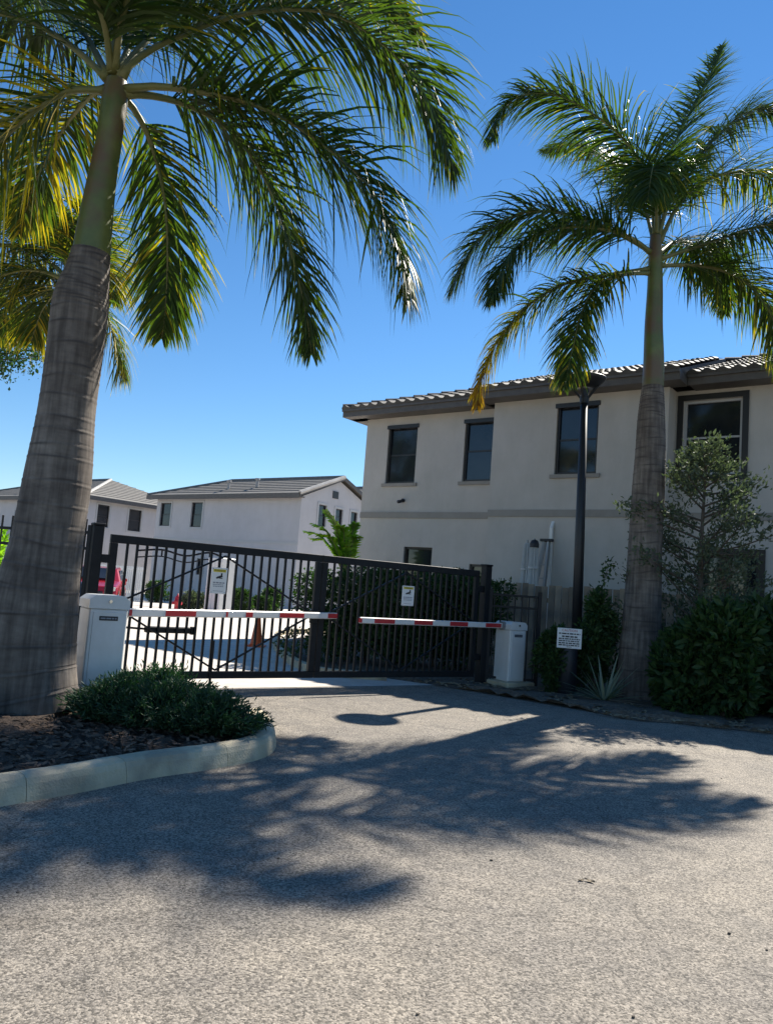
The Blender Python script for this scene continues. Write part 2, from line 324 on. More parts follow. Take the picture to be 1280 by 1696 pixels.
def bed_mesh(name, poly, z, mtl, step=.25, amp=.05, edge=None):
    """an uneven soil sheet: triangulated fan grid inside a polygon"""
    import bmesh
    bm = bmesh.new(); vs_ = [bm.verts.new((x, y, z)) for x, y in poly]; bm.faces.new(vs_)
    bmesh.ops.triangulate(bm, faces=bm.faces)
    for _ in range(4): bmesh.ops.subdivide_edges(bm, edges=[e for e in bm.edges if e.calc_length() > step], cuts=1)
    bmesh.ops.triangulate(bm, faces=bm.faces)
    for v in bm.verts:
        if not v.is_boundary: v.co.z += random.uniform(-.3, 1)*amp
        elif edge is not None: v.co.z = edge
    bmesh.ops.recalc_face_normals(bm, faces=bm.faces)
    if bm.faces[0].normal.z < 0: bmesh.ops.reverse_faces(bm, faces=bm.faces)
    me = bpy.data.meshes.new(name); bm.to_mesh(me); bm.free(); me.materials.append(mtl); return tag(link(name, me), kind='structure')
bed_mesh('planting_bed', bedpoly, .10, MULCH)
def inside(x, y, poly):
    c = False; n = len(poly)
    for i in range(n):
        x1, y1 = poly[i]; x2, y2 = poly[(i+1) % n]
        if (y1 > y) != (y2 > y) and x < (x2-x1)*(y-y1)/(y2-y1)+x1: c = not c
    return c
def chips(name, poly, n, z, mtl, size, bounds, flat=.35, zj=.03):
    V = []; Fc = []
    x0, x1, y0, y1 = bounds; k = 0; tries = 0
    while k < n and tries < n*8:
        tries += 1; x = random.uniform(x0, x1); y = random.uniform(y0, y1)
        if not inside(x, y, poly): continue
        a = random.uniform(0, 2*PI); s = size*random.uniform(.5, 1.5); wd = s*random.uniform(.2, .45); dz = s*random.uniform(-flat, flat)
        c, d = math.cos(a), math.sin(a); zz = z+random.uniform(.01, zj); h = s*.12
        b = len(V)
        V += [(x-c*s/2+d*wd/2, y-d*s/2-c*wd/2, zz-dz/2), (x+c*s/2+d*wd/2, y+d*s/2-c*wd/2, zz+dz/2), (x+c*s/2-d*wd/2, y+d*s/2+c*wd/2, zz+dz/2+h), (x-c*s/2-d*wd/2, y-d*s/2+c*wd/2, zz-dz/2+h)]
        Fc.append((b, b+1, b+2, b+3)); k += 1
    return tag(link(name, npmesh(name, V, Fc, mtl)), kind='stuff')
tag(chips('bark_mulch', bedpoly, 7000, .10, CHIP, .055, (-5.5, -.5, 4.6, 9.4), zj=.05), 'dark brown bark mulch covering the kerbed palm bed', 'mulch')
# ---- right planting strip (bare soil with litter, no kerb) up to the wooden fence
e0 = [at(x, y) for x, y in ((690,1131),(760,1141),(827,1151),(880,1158),(936,1167),(985,1179),(1026,1190),(1120,1199),(1210,1209),(1280,1216))]
e0 = e0 + [e0[-1]+(e0[-1]-e0[-2])*6]
edge = catmull(e0, 4)
back = [bpt(16, -.3), bpt(-1.2, -.3)]
hb = [at(520, 1113), at(468, 1086), at(455, 1066)]
stripoly = [(p.x+random.uniform(-.03, .03), p.y+random.uniform(-.03, .03)) for p in edge] + [(p.x, p.y) for p in back] + [(p.x, p.y) for p in hb[::-1]] + [(at(640,1124).x, at(640,1124).y)]
bed_mesh('soil_strip', stripoly, .03, SOIL, amp=.06, edge=.007)
lit_poly = [(p.x-BN.x*.12, p.y-BN.y*.12) for p in edge] + [(p.x+BN.x*1.2, p.y+BN.y*1.2) for p in edge[::-1]]
tag(chips('leaf_litter', lit_poly, 2600, .02, LITTER, .07, (0, 12, 7, 15)), 'tan fallen leaves and debris along the soil strip edge', 'leaf litter')
# low kerb round the hedge bed, inside the gate
hk = MB(); hp = catmull([bpt(-1.6, 3.0), bpt(-1.75, -.6), at(452, 1064), at(466, 1090), at(520, 1117), at(640, 1128)], 5); r2 = [offset_path(hp, o) for o in (0, .01, .13, .14)]
hz = (-.02, .12, .12, -.02)
hk.add([(r2[j][i].x, r2[j][i].y, hz[j]) for i in range(len(hp)) for j in range(4)], [(i*4+j, (i+1)*4+j, (i+1)*4+j+1, i*4+j+1) for i in range(len(hp)-1) for j in range(3)])
tag(hk.build('kerb', KERB, fix=True), kind='structure')
# pebbles and a dry leaf on the asphalt
peb = MB()
for _ in range(60):
    p = Vector((random.uniform(-3.4, 4.5), random.uniform(2.4, 9.5), 0)); s = random.uniform(.003, .007)
    if inside(p.x, p.y, bedpoly): continue
    peb.box(p+Vector((0,0,s*.5)), (s*random.uniform(.6,1.3), s, s*.6), (Vector((math.cos(p.x*90),math.sin(p.x*90),0)), Vector((-math.sin(p.x*90),math.cos(p.x*90),0)), Vector((0,0,1))), s*.25)
tag(peb.build('loose_gravel', SOIL), 'loose pale gravel scattered over the asphalt', 'gravel', kind='stuff')
for i, (x, y) in enumerate(((962,1459),(976,1461))):
    p = at(x, y); lf = MB(); pts = []
    n = 9
    for k in range(n):
        t = k/(n-1); wv = .02*math.sin(PI*t)**.8+.001; pts.append((t*.09-.045, wv, .004+.02*abs(t-.4)+.006)); pts.append((t*.09-.045, 0, .004+.018*abs(t-.4))); pts.append((t*.09-.045, -wv, .004+.025*abs(t-.5)+.008))
    lf.add(pts, [(3*k+j, 3*k+3+j, 3*k+4+j, 3*k+1+j) for k in range(n-1) for j in (0, 1)])
    o = lf.build('fallen_leaf', LITTER); o.location = p; o.scale = (.62, .62, .62) if i else (.45, .45, .45); o.rotation_euler = (0, 0, .4+i*2.1)
    tag(o, ('smaller curled brown dead leaf on the open asphalt', 'larger curled brown dead leaf on the open asphalt')[i], 'leaf', 'dead leaves on the asphalt')

# ------------------------------------------------------------------ buildings
def wall_open(mb, u0, u1, z0, z1, ops, P, depth=.12):
    """front wall skin with real openings and reveals; P(u, n, z) gives the point, n grows into the house"""
    us = sorted({u0, u1, *[o[0] for o in ops], *[o[1] for o in ops]}); zs = sorted({z0, z1, *[o[2] for o in ops], *[o[3] for o in ops]})
    us = [u for u in us if u0 <= u <= u1]; zs = [z for z in zs if z0 <= z <= z1]
    for a, b in zip(us, us[1:]):
        for c, d in zip(zs, zs[1:]):
            if any(o[0]-1e-6 <= a and b <= o[1]+1e-6 and o[2]-1e-6 <= c and d <= o[3]+1e-6 for o in ops): continue
            mb.add([P(a,0,c), P(b,0,c), P(b,0,d), P(a,0,d)], [(0,1,2,3)])
    for a, b, c, d in ops:
        c2 = max(c, z0)
        mb.add([P(a,0,c2), P(a,depth,c2), P(a,depth,d), P(a,0,d)], [(0,1,2,3)]); mb.add([P(b,0,c2), P(b,0,d), P(b,depth,d), P(b,depth,c2)], [(0,1,2,3)])
        mb.add([P(a,0,d), P(a,depth,d), P(b,depth,d), P(b,0,d)], [(0,1,2,3)]); mb.add([P(a,0,c2), P(b,0,c2), P(b,depth,c2), P(a,depth,c2)], [(0,1,2,3)])
def quadbox(mb, P, u0, u1, n0, n1, z0, z1):
    vs_ = [P(u, n, z) for z in (z0, z1) for n in (n0, n1) for u in (u0, u1)]
    mb.add(vs_, [(0,1,3,2),(4,6,7,5),(0,4,5,1),(2,3,7,6),(0,2,6,4),(1,5,7,3)])
def window(parent, P, a, b, c, d, frame=FRAMEB, sill=None, mid=True, surround=None, head=False, screen=False):
    """window set in an opening: frame (part) > pane x2, meeting_rail; sill"""
    t = .055; dep = .06
    fm = MB()
    for (x0, x1, z0, z1) in ((a, a+t, c, d), (b-t, b, c, d), (a+t, b-t, d-t, d), (a+t, b-t, c, c+t)): quadbox(fm, P, x0, x1, dep, dep+.075, z0, z1)
    wn = fm.build('window', frame, parent, fix=True)
    m_ = (c+d)/2
    for (z0, z1, nn) in ((c+t, m_-.02, .10), (m_+.02, d-t, .112)) if mid else ((c+t, d-t, .10),):
        g = MB(); quadbox(g, P, a+t, b-t, nn, nn+.02, z0, z1); g.build('pane', GLASS, wn, fix=True)
    if mid:
        g = MB(); quadbox(g, P, a+t, b-t, .085, .13, m_-.02, m_+.02); g.build('meeting_rail', frame, wn, fix=True)
    if sill:
        g = MB(); quadbox(g, P, a-.09, b+.09, -.05, .05, c-.09, c-.004); g.build('sill', sill, wn, fix=True)
    if surround:
        for (x0, x1, z0, z1) in ((a-.12, a-.003, c-.12, d+.12), (b+.003, b+.12, c-.12, d+.12), (a-.003, b+.003, d+.003, d+.12), (a-.003, b+.003, c-.12, c-.003)):
            g = MB(); quadbox(g, P, x0, x1, -.03, .03, z0, z1); g.build('surround', surround, wn, fix=True)
    if head:
        g = MB(); quadbox(g, P, a-.03, b+.03, -.035, .03, d-.07, d+.03); g.build('head_rail', frame, wn, fix=True)
    return wn

HB = empty('apartment_house', B0, 0, 'two storey beige stucco house with dark bronze windows behind the wooden fence', 'house')
def PB(off):
    return lambda u, n, z: BU*u + BN*(n-off) + Vector((0, 0, z))
P1, P2 = PB(0), PB(.5)
ZE = 6.07
uS, _ = bwall(828, 800); uE, _ = bwall(1106, 700, .5)
ULEN = 16.0; BDEP = 9.0
def op(x0, x1, y0, y1, off, zmin=None):
    ym = (y0+y1)/2; a, _ = bwall(x0, ym, off); b, _ = bwall(x1, ym, off); xm = (x0+x1)/2; _, d = bwall(xm, y0, off); _, c = bwall(xm, y1, off)
    return [a, b, c if zmin is None else zmin, d]
w1 = op(641, 689, 706, 800, 0); w2 = op(768, 826, 695, 797, 0); w3 = op(920, 989, 669, 785, .5); w4 = op(1130, 1228, 661, 786, 0)
w5 = op(667, 714, 906, 960, 0, .9); w6 = op(776, 818, 935, 960, 0, .9); w7 = op(1165, 1255, 919, 985, 0, .9)
hA, hD = (w1[2]+w2[2])/2, (w1[3]+w2[3])/2
for o_ in (w1, w2): o_[2], o_[3] = hA, hD
print('BLD', [round(x, 2) for x in (uS, uE)], 'w', *[[round(x, 2) for x in o_] for o_ in (w1, w2, w3, w4, w5, w6, w7)])
wm = MB()
wall_open(wm, 0, uS, 0, ZE, [w1, w2, w5, w6], P1); wall_open(wm, uS, uE, 0, ZE, [w3], P2); wall_open(wm, uE, ULEN, 0, ZE, [w4, w7], P1)
for uu, sgn in ((uS, 1), (uE, -1)): wm.add([P2(uu,0,0), P2(uu,.5,0), P2(uu,.5,ZE), P2(uu,0,ZE)], [(0,1,2,3)])
for uu in (0, ULEN): wm.add([P1(uu,0,0), P1(uu,BDEP,0), P1(uu,BDEP,ZE), P1(uu,0,ZE)], [(0,1,2,3)])
wm.add([P1(0,BDEP,0), P1(ULEN,BDEP,0), P1(ULEN,BDEP,ZE), P1(0,BDEP,ZE)], [(0,1,2,3)])
wm.build('wall', STUCCO, HB, fix=False)
for o_, P, kw in ((w1, P1, dict(sill=BAND, head=True)), (w2, P1, dict(sill=BAND, head=True)), (w3, P2, dict(sill=BAND, head=True)), (w4, P1, dict(surround=FRAMEB, frame=FRAMEW)), (w5, P1, {}), (w6, P1, {}), (w7, P1, dict(surround=FRAMEB))):
    window(HB, P, *o_, **kw)
for a, b, P in ((0.0, uS-.003, P1), (uS, uE, P2), (uE+.003, ULEN, P1)):
    bd = MB(); quadbox(bd, P, a, b, -.03, .02, 3.31, 3.47); bd.build('string_course', BAND, HB, fix=True)
# eaves: fascia, soffit, hip roof with tile pieces
OV = .5; PT = R(19); tp = math.tan(PT)
def eave(a, b, off, ends=()):
    fs = MB(); quadbox(fs, P1, a, b, -off-OV, -off-OV+.03, ZE-.02, ZE+.20); fs.build('fascia', TRIM, HB, fix=True)
    so = MB(); quadbox(so, P1, a+.03, b-.03, -off-OV+.032, -off+.1, ZE-.018, ZE+.012); so.build('soffit', TRIM, HB, fix=True)
    gt = MB(); quadbox(gt, P1, a, b, -off-OV-.05, -off-OV-.003, ZE+.13, ZE+.21); gt.build('drip_edge', TRIM, HB, fix=True)
eave(-OV, uS-.25, 0); eave(uS-.24, uE+.35, .5); eave(uE+.36, ULEN+OV, 0)
for uu in (uS-.24, uE+.32):
    g = MB(); quadbox(g, P1, uu, uu+.03, -.5-OV+.031, -OV+.02, ZE-.019, ZE+.199); g.build('fascia', TRIM, HB, fix=True)
g = MB(); quadbox(g, P1, -OV, -OV+.03, -OV+.032, BDEP+OV, ZE-.02, ZE+.20); g.build('fascia', TRIM, HB, fix=True)
g = MB(); quadbox(g, P1, -OV+.032, .1, -OV+.3, BDEP+OV, ZE-.018, ZE+.012); g.build('soffit', TRIM, HB, fix=True)
HW = BDEP/2+OV; ZR = ZE+.2+HW*tp
rf = MB(); E = .02
c0, c1, c2, c3 = P1(-OV,-OV,ZE+.2), P1(ULEN+OV,-OV,ZE+.2), P1(ULEN+OV,BDEP+OV,ZE+.2), P1(-OV,BDEP+OV,ZE+.2); r1_, r2_ = P1(-OV+HW, BDEP/2, ZR), P1(ULEN+OV-HW, BDEP/2, ZR)
rf.add([c0, c1, c2, c3, r1_, r2_], [(0,1,5,4),(1,2,5),(2,3,4,5),(3,0,4)])
# forward step of the roof over the projecting bay
zz = lambda n: ZE+.2+(n+.5+OV)*tp
rf.add([P1(uS-.24,-.5-OV,zz(-.5-OV)), P1(uE+.35,-.5-OV,zz(-.5-OV)), P1(uE+.35,2.6,zz(2.6)), P1(uS-.24,2.6,zz(2.6))], [(0,1,2,3)])
rf.add([P1(uS-.24,-.5-OV,ZE+.2), P1(uS-.24,2.6,zz(2.6)), P1(uS-.24,2.6,ZE+.1), P1(uS-.24,-OV,ZE+.1)], [(0,1,2,3)]); rf.add([P1(uE+.35,-.5-OV,ZE+.2), P1(uE+.35,2.6,zz(2.6)), P1(uE+.35,2.6,ZE+.1), P1(uE+.35,-OV,ZE+.1)], [(0,1,2,3)])
roof = rf.build('roof', TILE, HB)
TW, TL = .30, .40
def tile_mb(mb, o, U, S, Nn):
    K = 6; vs_ = []
    for s_, lift in ((0, .045), (TL+.05, .012)):
        for k in range(K+1):
            x = k/K; h = .062*max(0, math.sin(PI*min(1, x/.72))) if x < .72 else .0
            vs_.append(o + U*(x*TW) + S*s_ + Nn*(h+lift))
    n = K+1; vs_ += [o + U*(k/K*TW) + Nn*.0 for k in (0, K)]
    return mb.add(vs_, [(k, k+1, n+k+1, n+k) for k in range(K)] + [tuple(range(n))[::-1] + (2*n, 2*n+1)])
S_ = (BN*math.cos(PT)+Vector((0,0,1))*math.sin(PT)); N_ = (-BN*math.sin(PT)+Vector((0,0,1))*math.cos(PT))
tm = MB(); tile_mb(tm, Vector((0,0,0)), BU, S_, N_); tmesh = tm.mesh('roof_tile', TILE, False)
cand = []
for (a, b, off, nrow) in ((-OV, uS-.24, 0, 13), (uS-.24, uE+.35, .5, 9), (uE+.35, 12.2, 0, 13)):
    nc = int(round((b-a)/TW)); 
    for r_i in range(nrow):
        for c_i in range(nc):
            u = a + c_i*(b-a)/nc; s = r_i*TL - .06
            if u < -OV + s*math.cos(PT)-.02: continue
            cand.append((r_i, P1(u, -off-OV+s*math.cos(PT), ZE+.205+s*math.sin(PT))))
cand.sort(key=lambda c: c[0]); st = MB()
for i, (r_i, p) in enumerate(cand):
    p = p + N_*random.uniform(0, .006)
    if i < 300: o = link('roof_tile', tmesh, roof); o.location = p
    else: tile_mb(st, p, BU, S_, N_)
tag(st.build('upper_roof_tiles', TILE, roof), kind='stuff')
# hip and ridge caps
def caps(parent, a, b, rad, mtl, step=.4, n=300):
    L_ = (b-a).length; k = max(1, int(L_/step)); T = (b-a)/k
    for i in range(min(k, n)):
        m = MB(); p0 = a+T*i; p1 = p0+T*1.06; X = T.cross(Vector((0,0,1))).normalized(); Z = X.cross(T.normalized()); vs_ = []
        for p, rr, lf in ((p0, rad, .03), (p1, rad*.82, .0)):
            for q in range(7):
                an = PI*q/6; vs_.append(p+X*(rr*math.cos(an))+Z*(rr*.75*math.sin(an)+lf-.02))
        m.add(vs_, [(q, q+1, 8+q, 7+q) for q in range(6)]+[tuple(range(7))]); m.build('ridge_cap', mtl, parent)
caps(roof, c0+Vector((0,0,.05)), r1_+Vector((0,0,.05)), .13, TILE); caps(roof, r1_+Vector((0,0,.05)), P1(12, BDEP/2, ZR+.05), .13, TILE)
vp = MB(); q0 = P1(5.6, .5, zz(.5)-.1); vp.tube([q0, q0+Vector((0,0,.45))], .045, 8); vp.tube([q0+Vector((0,0,.44)), q0+Vector((0,0,.5))], .075, 8); vp.build('vent_pipe', ALU, roof)
# downpipe, wall camera
dpu, dpz = bwall(915, 872, .5)
dp = MB(); quadbox(dp, P2, dpu-.035, dpu+.035, -.09, -.02, 0, dpz-.03); dp.add(*[[P2(dpu-.035,-.09,dpz-.03), P2(dpu+.035,-.09,dpz-.03), P2(dpu+.035,0,dpz+.12), P2(dpu-.035,0,dpz+.12), P2(dpu-.035,.0,dpz-.03), P2(dpu+.035,0,dpz-.03)], [(0,1,2,3),(0,3,4),(1,5,2),(0,4,5,1)]])
dp.build('downpipe', WHITE, HB, fix=True)
cu, cz = bwall(668, 829)
sc = empty('security_camera', B0+BU*cu+Vector((0,0,cz)), 0, 'small black security camera on the beige house wall below the first upper window', 'camera')
m = MB(); m.tube([BN*.02, -BN*.05], .05, 12); m.build('mount', PLASTIC, sc); m = MB(); m.tube([-BN*.051, -BN*.1+Vector((0,0,-.03)), -BN*.2-BU*.03+Vector((0,0,-.06))], [.02, .04, .045], 12); m.build('camera_body', PLASTIC, sc, True)
# two furled patio umbrellas and leaning poles behind the wooden fence
def furled(px, ptop, pbot, dn, label):
    u, z1 = bwall(px, ptop, dn); p = bpt(u, -dn); t = empty('patio_umbrella', p, 0, label, 'umbrella', None)
    z0 = .85
    m = MB(); m.tube([(0,0,.06), (0,0,z1+.06)], .022, 10); m.build('pole', ALU, t)
    m = MB(); m.lathe([(.26,0),(.26,.05),(.06,.075),(.04,.3)], 20); m.build('base', PLASTIC, t)
    m = MB(); n = 20; prof2 = [(.135, z0), (.15, z0+.25), (.125, z0+.7), (.105, z1-.35), (.085, z1-.1), (.06, z1-.02), (.02, z1)]; vs_ = []
    for r, z in prof2:
        for k in range(n): rr = r*(1 if k % 2 else .62); a = 2*PI*k/n; vs_.append((rr*math.cos(a), rr*math.sin(a), z))
    m.add(vs_, [(i*n+k, i*n+(k+1) % n, (i+1)*n+(k+1) % n, (i+1)*n+k) for i in range(len(prof2)-1) for k in range(n)]); cn = m.build('furled_canopy', CANVAS, t)
    m = MB(); m.lathe([(.112,z1-.60),(.114,z1-.58),(.112,z1-.56)], 20); m.build('strap', CANVAS, cn)
    return t
furled(873, 899, 965, 1.15, 'furled white patio umbrella with a pale top standing behind the wooden fence')
t2 = furled(885, 896, 965, 1.35, 'furled white patio umbrella with a black cap behind the wooden fence')
_, z1 = bwall(885, 896, 1.35); m = MB(); m.lathe([(.10,z1-.14),(.10,z1-.06),(.07,z1+.01),(.02,z1+.03)], 14); m.build('cap', PLASTIC, t2)
u, z1 = bwall(905, 897, .62); lad = empty('folding_ladder', bpt(u, -.62), 0, 'grey folded stepladder leaning at the house wall beside the downpipe', 'ladder')
for du, db in ((-.05, -.33), (.05, -.02)):
    m = MB(); m.bar(BU*(du+db)-BN*.25, BU*du+Vector((0,0,z1)), .05, .09, bev=.005); m.build('rail', ALU, lad)
m = MB(); m.box(Vector((0,0,z1+.03)), (.14,.07,.03), (BU, BN, Vector((0,0,1))), .01); m.build('top_cap', PLASTIC, lad)
for k in range(7):
    tt = .15+k*.11; m = MB(); m.bar((BU*(-.38)-BN*.25)*(1-tt)+(BU*-.05)*tt+Vector((0,0,z1*tt)), (BU*.03-BN*.25)*(1-tt)+BU*.05*tt+Vector((0,0,z1*tt)), .03, .03); m.build('rung', ALU, lad)

# far white houses across the courtyard -------------------------------------------------
def far_block(name, org, U, Nv, L, D, ze, label, hip=(True, True), pitch=R(22), mtl=STUCW, rmat=TILEF, ov=.45, opsF=(), opsR=(), lowband=True, opsRz=(), gable_vent=False):
    """gable or hip house; front along U, depth along Nv; ridge parallel to U"""
    t = empty(name, org, 0, label, 'house')
    Pf = lambda u, n, z: U*u+Nv*n+Vector((0,0,z))
    Pr = lambda u, n, z: U*(L-n)+Nv*u+Vector((0,0,z))
    m = MB(); wall_open(m, 0, L, 0, ze, list(opsF), Pf); wall_open(m, 0, D, 0, ze, list(opsR), Pr)
    m.add([Pf(0,0,0), Pf(0,D,0), Pf(0,D,ze), Pf(0,0,ze)], [(0,1,2,3)]); m.add([Pf(0,D,0), Pf(L,D,0), Pf(L,D,ze), Pf(0,D,ze)], [(0,1,2,3)])
    zr = ze+(D/2+ov)*math.tan(pitch)
    if not hip[1]: m.add([Pf(L,0,ze), Pf(L,D,ze), Pf(L,D/2,zr-.12)], [(0,1,2)])
    m.build('wall', mtl, t)
    for o_ in opsF: window(t, Pf, *o_, surround=FRAMEW if mtl is STUCW else None)
    for o_ in opsR: window(t, Pr, *o_, surround=FRAMEW if mtl is STUCW else None)
    h0 = D/2+ov if hip[0] else 0; h1 = D/2+ov if hip[1] else 0
    m = MB(); th = .14
    e_ = [Pf(-ov,-ov,ze), Pf(L+(ov if hip[1] else .25),-ov,ze), Pf(L+(ov if hip[1] else .25),D+ov,ze), Pf(-ov,D+ov,ze)]
    a, b = Pf(-ov+h0, D/2, zr), Pf(L+(ov if hip[1] else .25)-h1, D/2, zr)
    up = Vector((0,0,th)); m.add([x+up for x in e_]+[a+up, b+up]+e_, [(0,1,5,4),(1,2,5),(2,3,4,5),(3,0,4),(0,6,7,1),(1,7,8,2),(2,8,9,3),(3,9,6,0),(6,9,8,7)] if hip[1] else [(0,1,5,4),(2,3,4,5),(3,0,4),(0,6,7,1),(2,8,9,3),(3,9,6,0)])
    ro = m.build('roof', rmat, t)
    if not hip[1]:
        for q_ in (0, 2):
            m = MB(); m.bar(e_[1 if q_ == 0 else 2]+up*.4, b+up*.4, .06, .2); m.build('barge_board', TRIM, ro)
    m = MB(); quadbox(m, Pf, -ov-.03, L+(ov if hip[1] else .25), -ov-.04, -ov-.003, ze-.14, ze+th-.02); m.build('fascia', TRIM, ro, fix=True)
    if hip[1]:
        m = MB(); quadbox(m, Pf, L+ov+.003, L+ov+.04, -ov, D+ov, ze-.14, ze+th-.02); m.build('fascia', TRIM, ro, fix=True)
    m = MB(); quadbox(m, Pf, -ov, L+(ov if hip[1] else .2), -ov+.002, .02, ze-.08, ze-.02); m.build('soffit', TRIM, ro, fix=True)
    cap = RIDGE
    for p, q_ in ((e_[0], a), (e_[1], b), (a, b)):
        m = MB(); m.tube([p+up, q_+up], .11, 6); m.build('ridge_cap', cap if q_ is b and p is e_[1] else TILEF, ro)  # front right cap paler than the rest: sunlight put into its colour
    # tile courses
    tc_ = MB(); ns = int((D/2+ov)/.42)
    for k in range(1, ns):
        f = k/ns; x0 = -ov+h0*f; x1 = L+(ov if hip[1] else .25)-h1*f; nn = -ov+(D/2+ov)*f; z = ze+th+(zr-ze)*f
        tc_.bar(Pf(x0, nn, z+.012), Pf(x1, nn, z+.012), .05, .03)
        if hip[1]:
            n0 = nn; n1 = D+ov-(D/2+ov)*f; uu = L+ov-(D/2+ov)*f; tc_.bar(Pf(uu, n0, z+.012), Pf(uu, n1, z+.012), .05, .03)
    tag(tc_.build('tile_courses', rmat, ro), kind='stuff')
    for vu, vn in ((L*.45, .8), (L*.62, 1.1)):
        m = MB(); p = Pf(vu, vn, ze+th+(vn+ov)*math.tan(pitch)-.05); m.tube([p, p+Vector((0,0,.45))], .09, 8); m.tube([p+Vector((0,0,.45)), p+Vector((0,0,.55))], .15, 8); m.build('roof_vent', RIDGE, ro)
    if lowband:
        m = MB(); quadbox(m, Pf, 0, L, -.03, .02, 3.35, 3.5); m.build('string_course', FRAMEW, t, fix=True)
    return t, Pf, Pr
ZF = 5.9
H0 = at(262, 825, ZF); H1 = at(500, 822, ZF); H0.z = H1.z = 0
HU = (H1-H0).normalized(); HN = Vector((-HU.y, HU.x, 0)); HL = (H1-H0).length
def fop(x0, x1, y0, y1, p, nrm, U):
    ym = (y0+y1)/2; f = lambda x, y: onplane(x, y, p, nrm)
    return ((f(x0, ym)-p).dot(U), (f(x1, ym)-p).dot(U), f((x0+x1)/2, y1).z, f((x0+x1)/2, y0).z)
oF = [fop(266, 283, 833, 871, H0, HN, HU), fop(317, 335, 832, 873, H0, HN, HU), fop(326, 336, 925, 952, H0, HN, HU)]
oR = [fop(527, 540, 836, 872, H1, HU, HN), fop(555, 567, 843, 870, H1, HU, HN), fop(580, 591, 848, 882, H1, HU, HN)]
print('HOUSEB', H0, HL, oF, oR)
tB, Pf, Pr = far_block('white_house', H0, HU, HN, HL, 6.2, ZF, 'white stucco house with gable end and small framed windows beyond the gate', hip=(True, False), opsF=oF, opsR=oR, pitch=R(21))
m = MB(); gv = fop(551, 560, 814, 826, H1, HU, HN); quadbox(m, Pr, gv[0], gv[1], -.04, .02, gv[2], gv[3]); m.build('gable_vent', FRAMEB, tB, fix=True)
far_block('white_house', H0+HU*2.2+HN*7.2, HU, HN, HL-2.5, 8, ZF+.35, 'taller grey tiled roof ridge of the house rising behind the gabled white house', pitch=R(21))
A1 = at(146, 824, ZF); A1.z = 0
AU = HU; AL = 16; AO = A1-AU*AL
oAR = [fop(161, 181, 836, 873, A1, HU, HN), fop(213, 234, 844, 880, A1, HU, HN)]
oAF = [fop(24, 38, 845, 880, A1, HN, HU)]; oAF = [(a+AL, b+AL, c, d) for a, b, c, d in oAF]
print('HOUSEA', A1, oAR, oAF)
far_block('white_house', AO, AU, HN, AL, 9.5, ZF, 'white stucco house with hipped grey roof partly behind the thick palm trunk', opsF=oAF, opsR=oAR, pitch=R(20))

# ------------------------------------------------------------------ vegetation builders
def frond(parent, P, rng, n=215, Lmax=.85, droop=.30, tint=(.0,.5), yellow=None, origin=Vector((0,0,0)), wid=.029, rad=.032):
    """one feather frond: rachis (part) with its many leaflets (sub-part). P: control points in world space"""
    C = catmull([Vector(p)-origin for p in P], 10); seg = [0]
    for a, b in zip(C, C[1:]): seg.append(seg[-1]+(b-a).length)
    tot = seg[-1]
    def samp(s):
        s = min(max(s, 0), tot-1e-5); i = 0
        while seg[i+1] < s: i += 1
        t = (s-seg[i])/(seg[i+1]-seg[i]+1e-9); return C[i].lerp(C[i+1], t), (C[i+1]-C[i]).normalized()
    m = MB(); K = 26; pr = [samp(tot*k/K)[0] for k in range(K+1)]; rr = [rad*(1.25-.9*(k/K))*(1.5 if k == 0 else 1)*(.35+.65*(1-k/K)) for k in range(K+1)]
    m.tube(pr, rr, 6); ro = m.build('frond', RACH, parent, True)
    V = []; Fc = []; T_ = []; n = int(n*max(.6, min(1.2, tot/3.4)))
    for side in (-1, 1):
        for k in range(n):
            t = .13+.87*(max(0, k+rng.uniform(-.3, .3))/n)**.95; t = min(max(t, .1), .999)
            p, T = samp(tot*t); S = T.cross(Vector((0,0,1)))
            S = S.normalized() if S.length > .05 else Vector((1,0,0)); U = S.cross(T)
            ln = 1.08*Lmax*(.5+.75*math.sin(PI*min(1, (t*.9+.12))**.9))*rng.uniform(.78, 1.12)
            if t > .85: ln *= 1-.55*(t-.85)/.15
            al = rng.gauss(.05, .38); fw = .45+.55*t+rng.gauss(0, .10)
            d = (S*(side*math.cos(al))+U*math.sin(al))*math.cos(fw)+T*math.sin(fw); d.normalize()
            wv = d.cross(U*rng.uniform(.6, 1)+S*rng.uniform(-.5, .5)).normalized()
            q = p.copy(); NS = 5; sl = ln/NS; b = len(V); dr = droop*rng.uniform(.6, 1.35)
            ww = wid*rng.uniform(.75, 1.2)
            ty = yellow(t, rng) if yellow else 0
            tv = min(1.0, rng.uniform(*tint)+ty); tipb = rng.uniform(.25, .6) if rng.random() < .3 else .12
            for j in range(NS+1):
                f = j/NS; wd = ww*(.55+.45*math.sin(PI*min(1, f*.9+.15)))*(1-f**3) * .5
                V += [q+wv*wd, q-wv*wd]; T_ += [min(1, tv+tipb*f**3), min(1, tv+tipb*f**3)]
                if j < NS: q = q+d*sl; d = (d+Vector((0,0,-dr*(.5+f)))).normalized(); wv = (wv-d*wv.dot(d)).normalized()
            Fc += [(b+2*j, b+2*j+1, b+2*j+3, b+2*j+2) for j in range(NS)]
    lo = link('leaflets', npmesh('leaflets', [tuple(v) for v in V], Fc, PALM, T_), ro); lo['kind'] = 'stuff'
    return ro
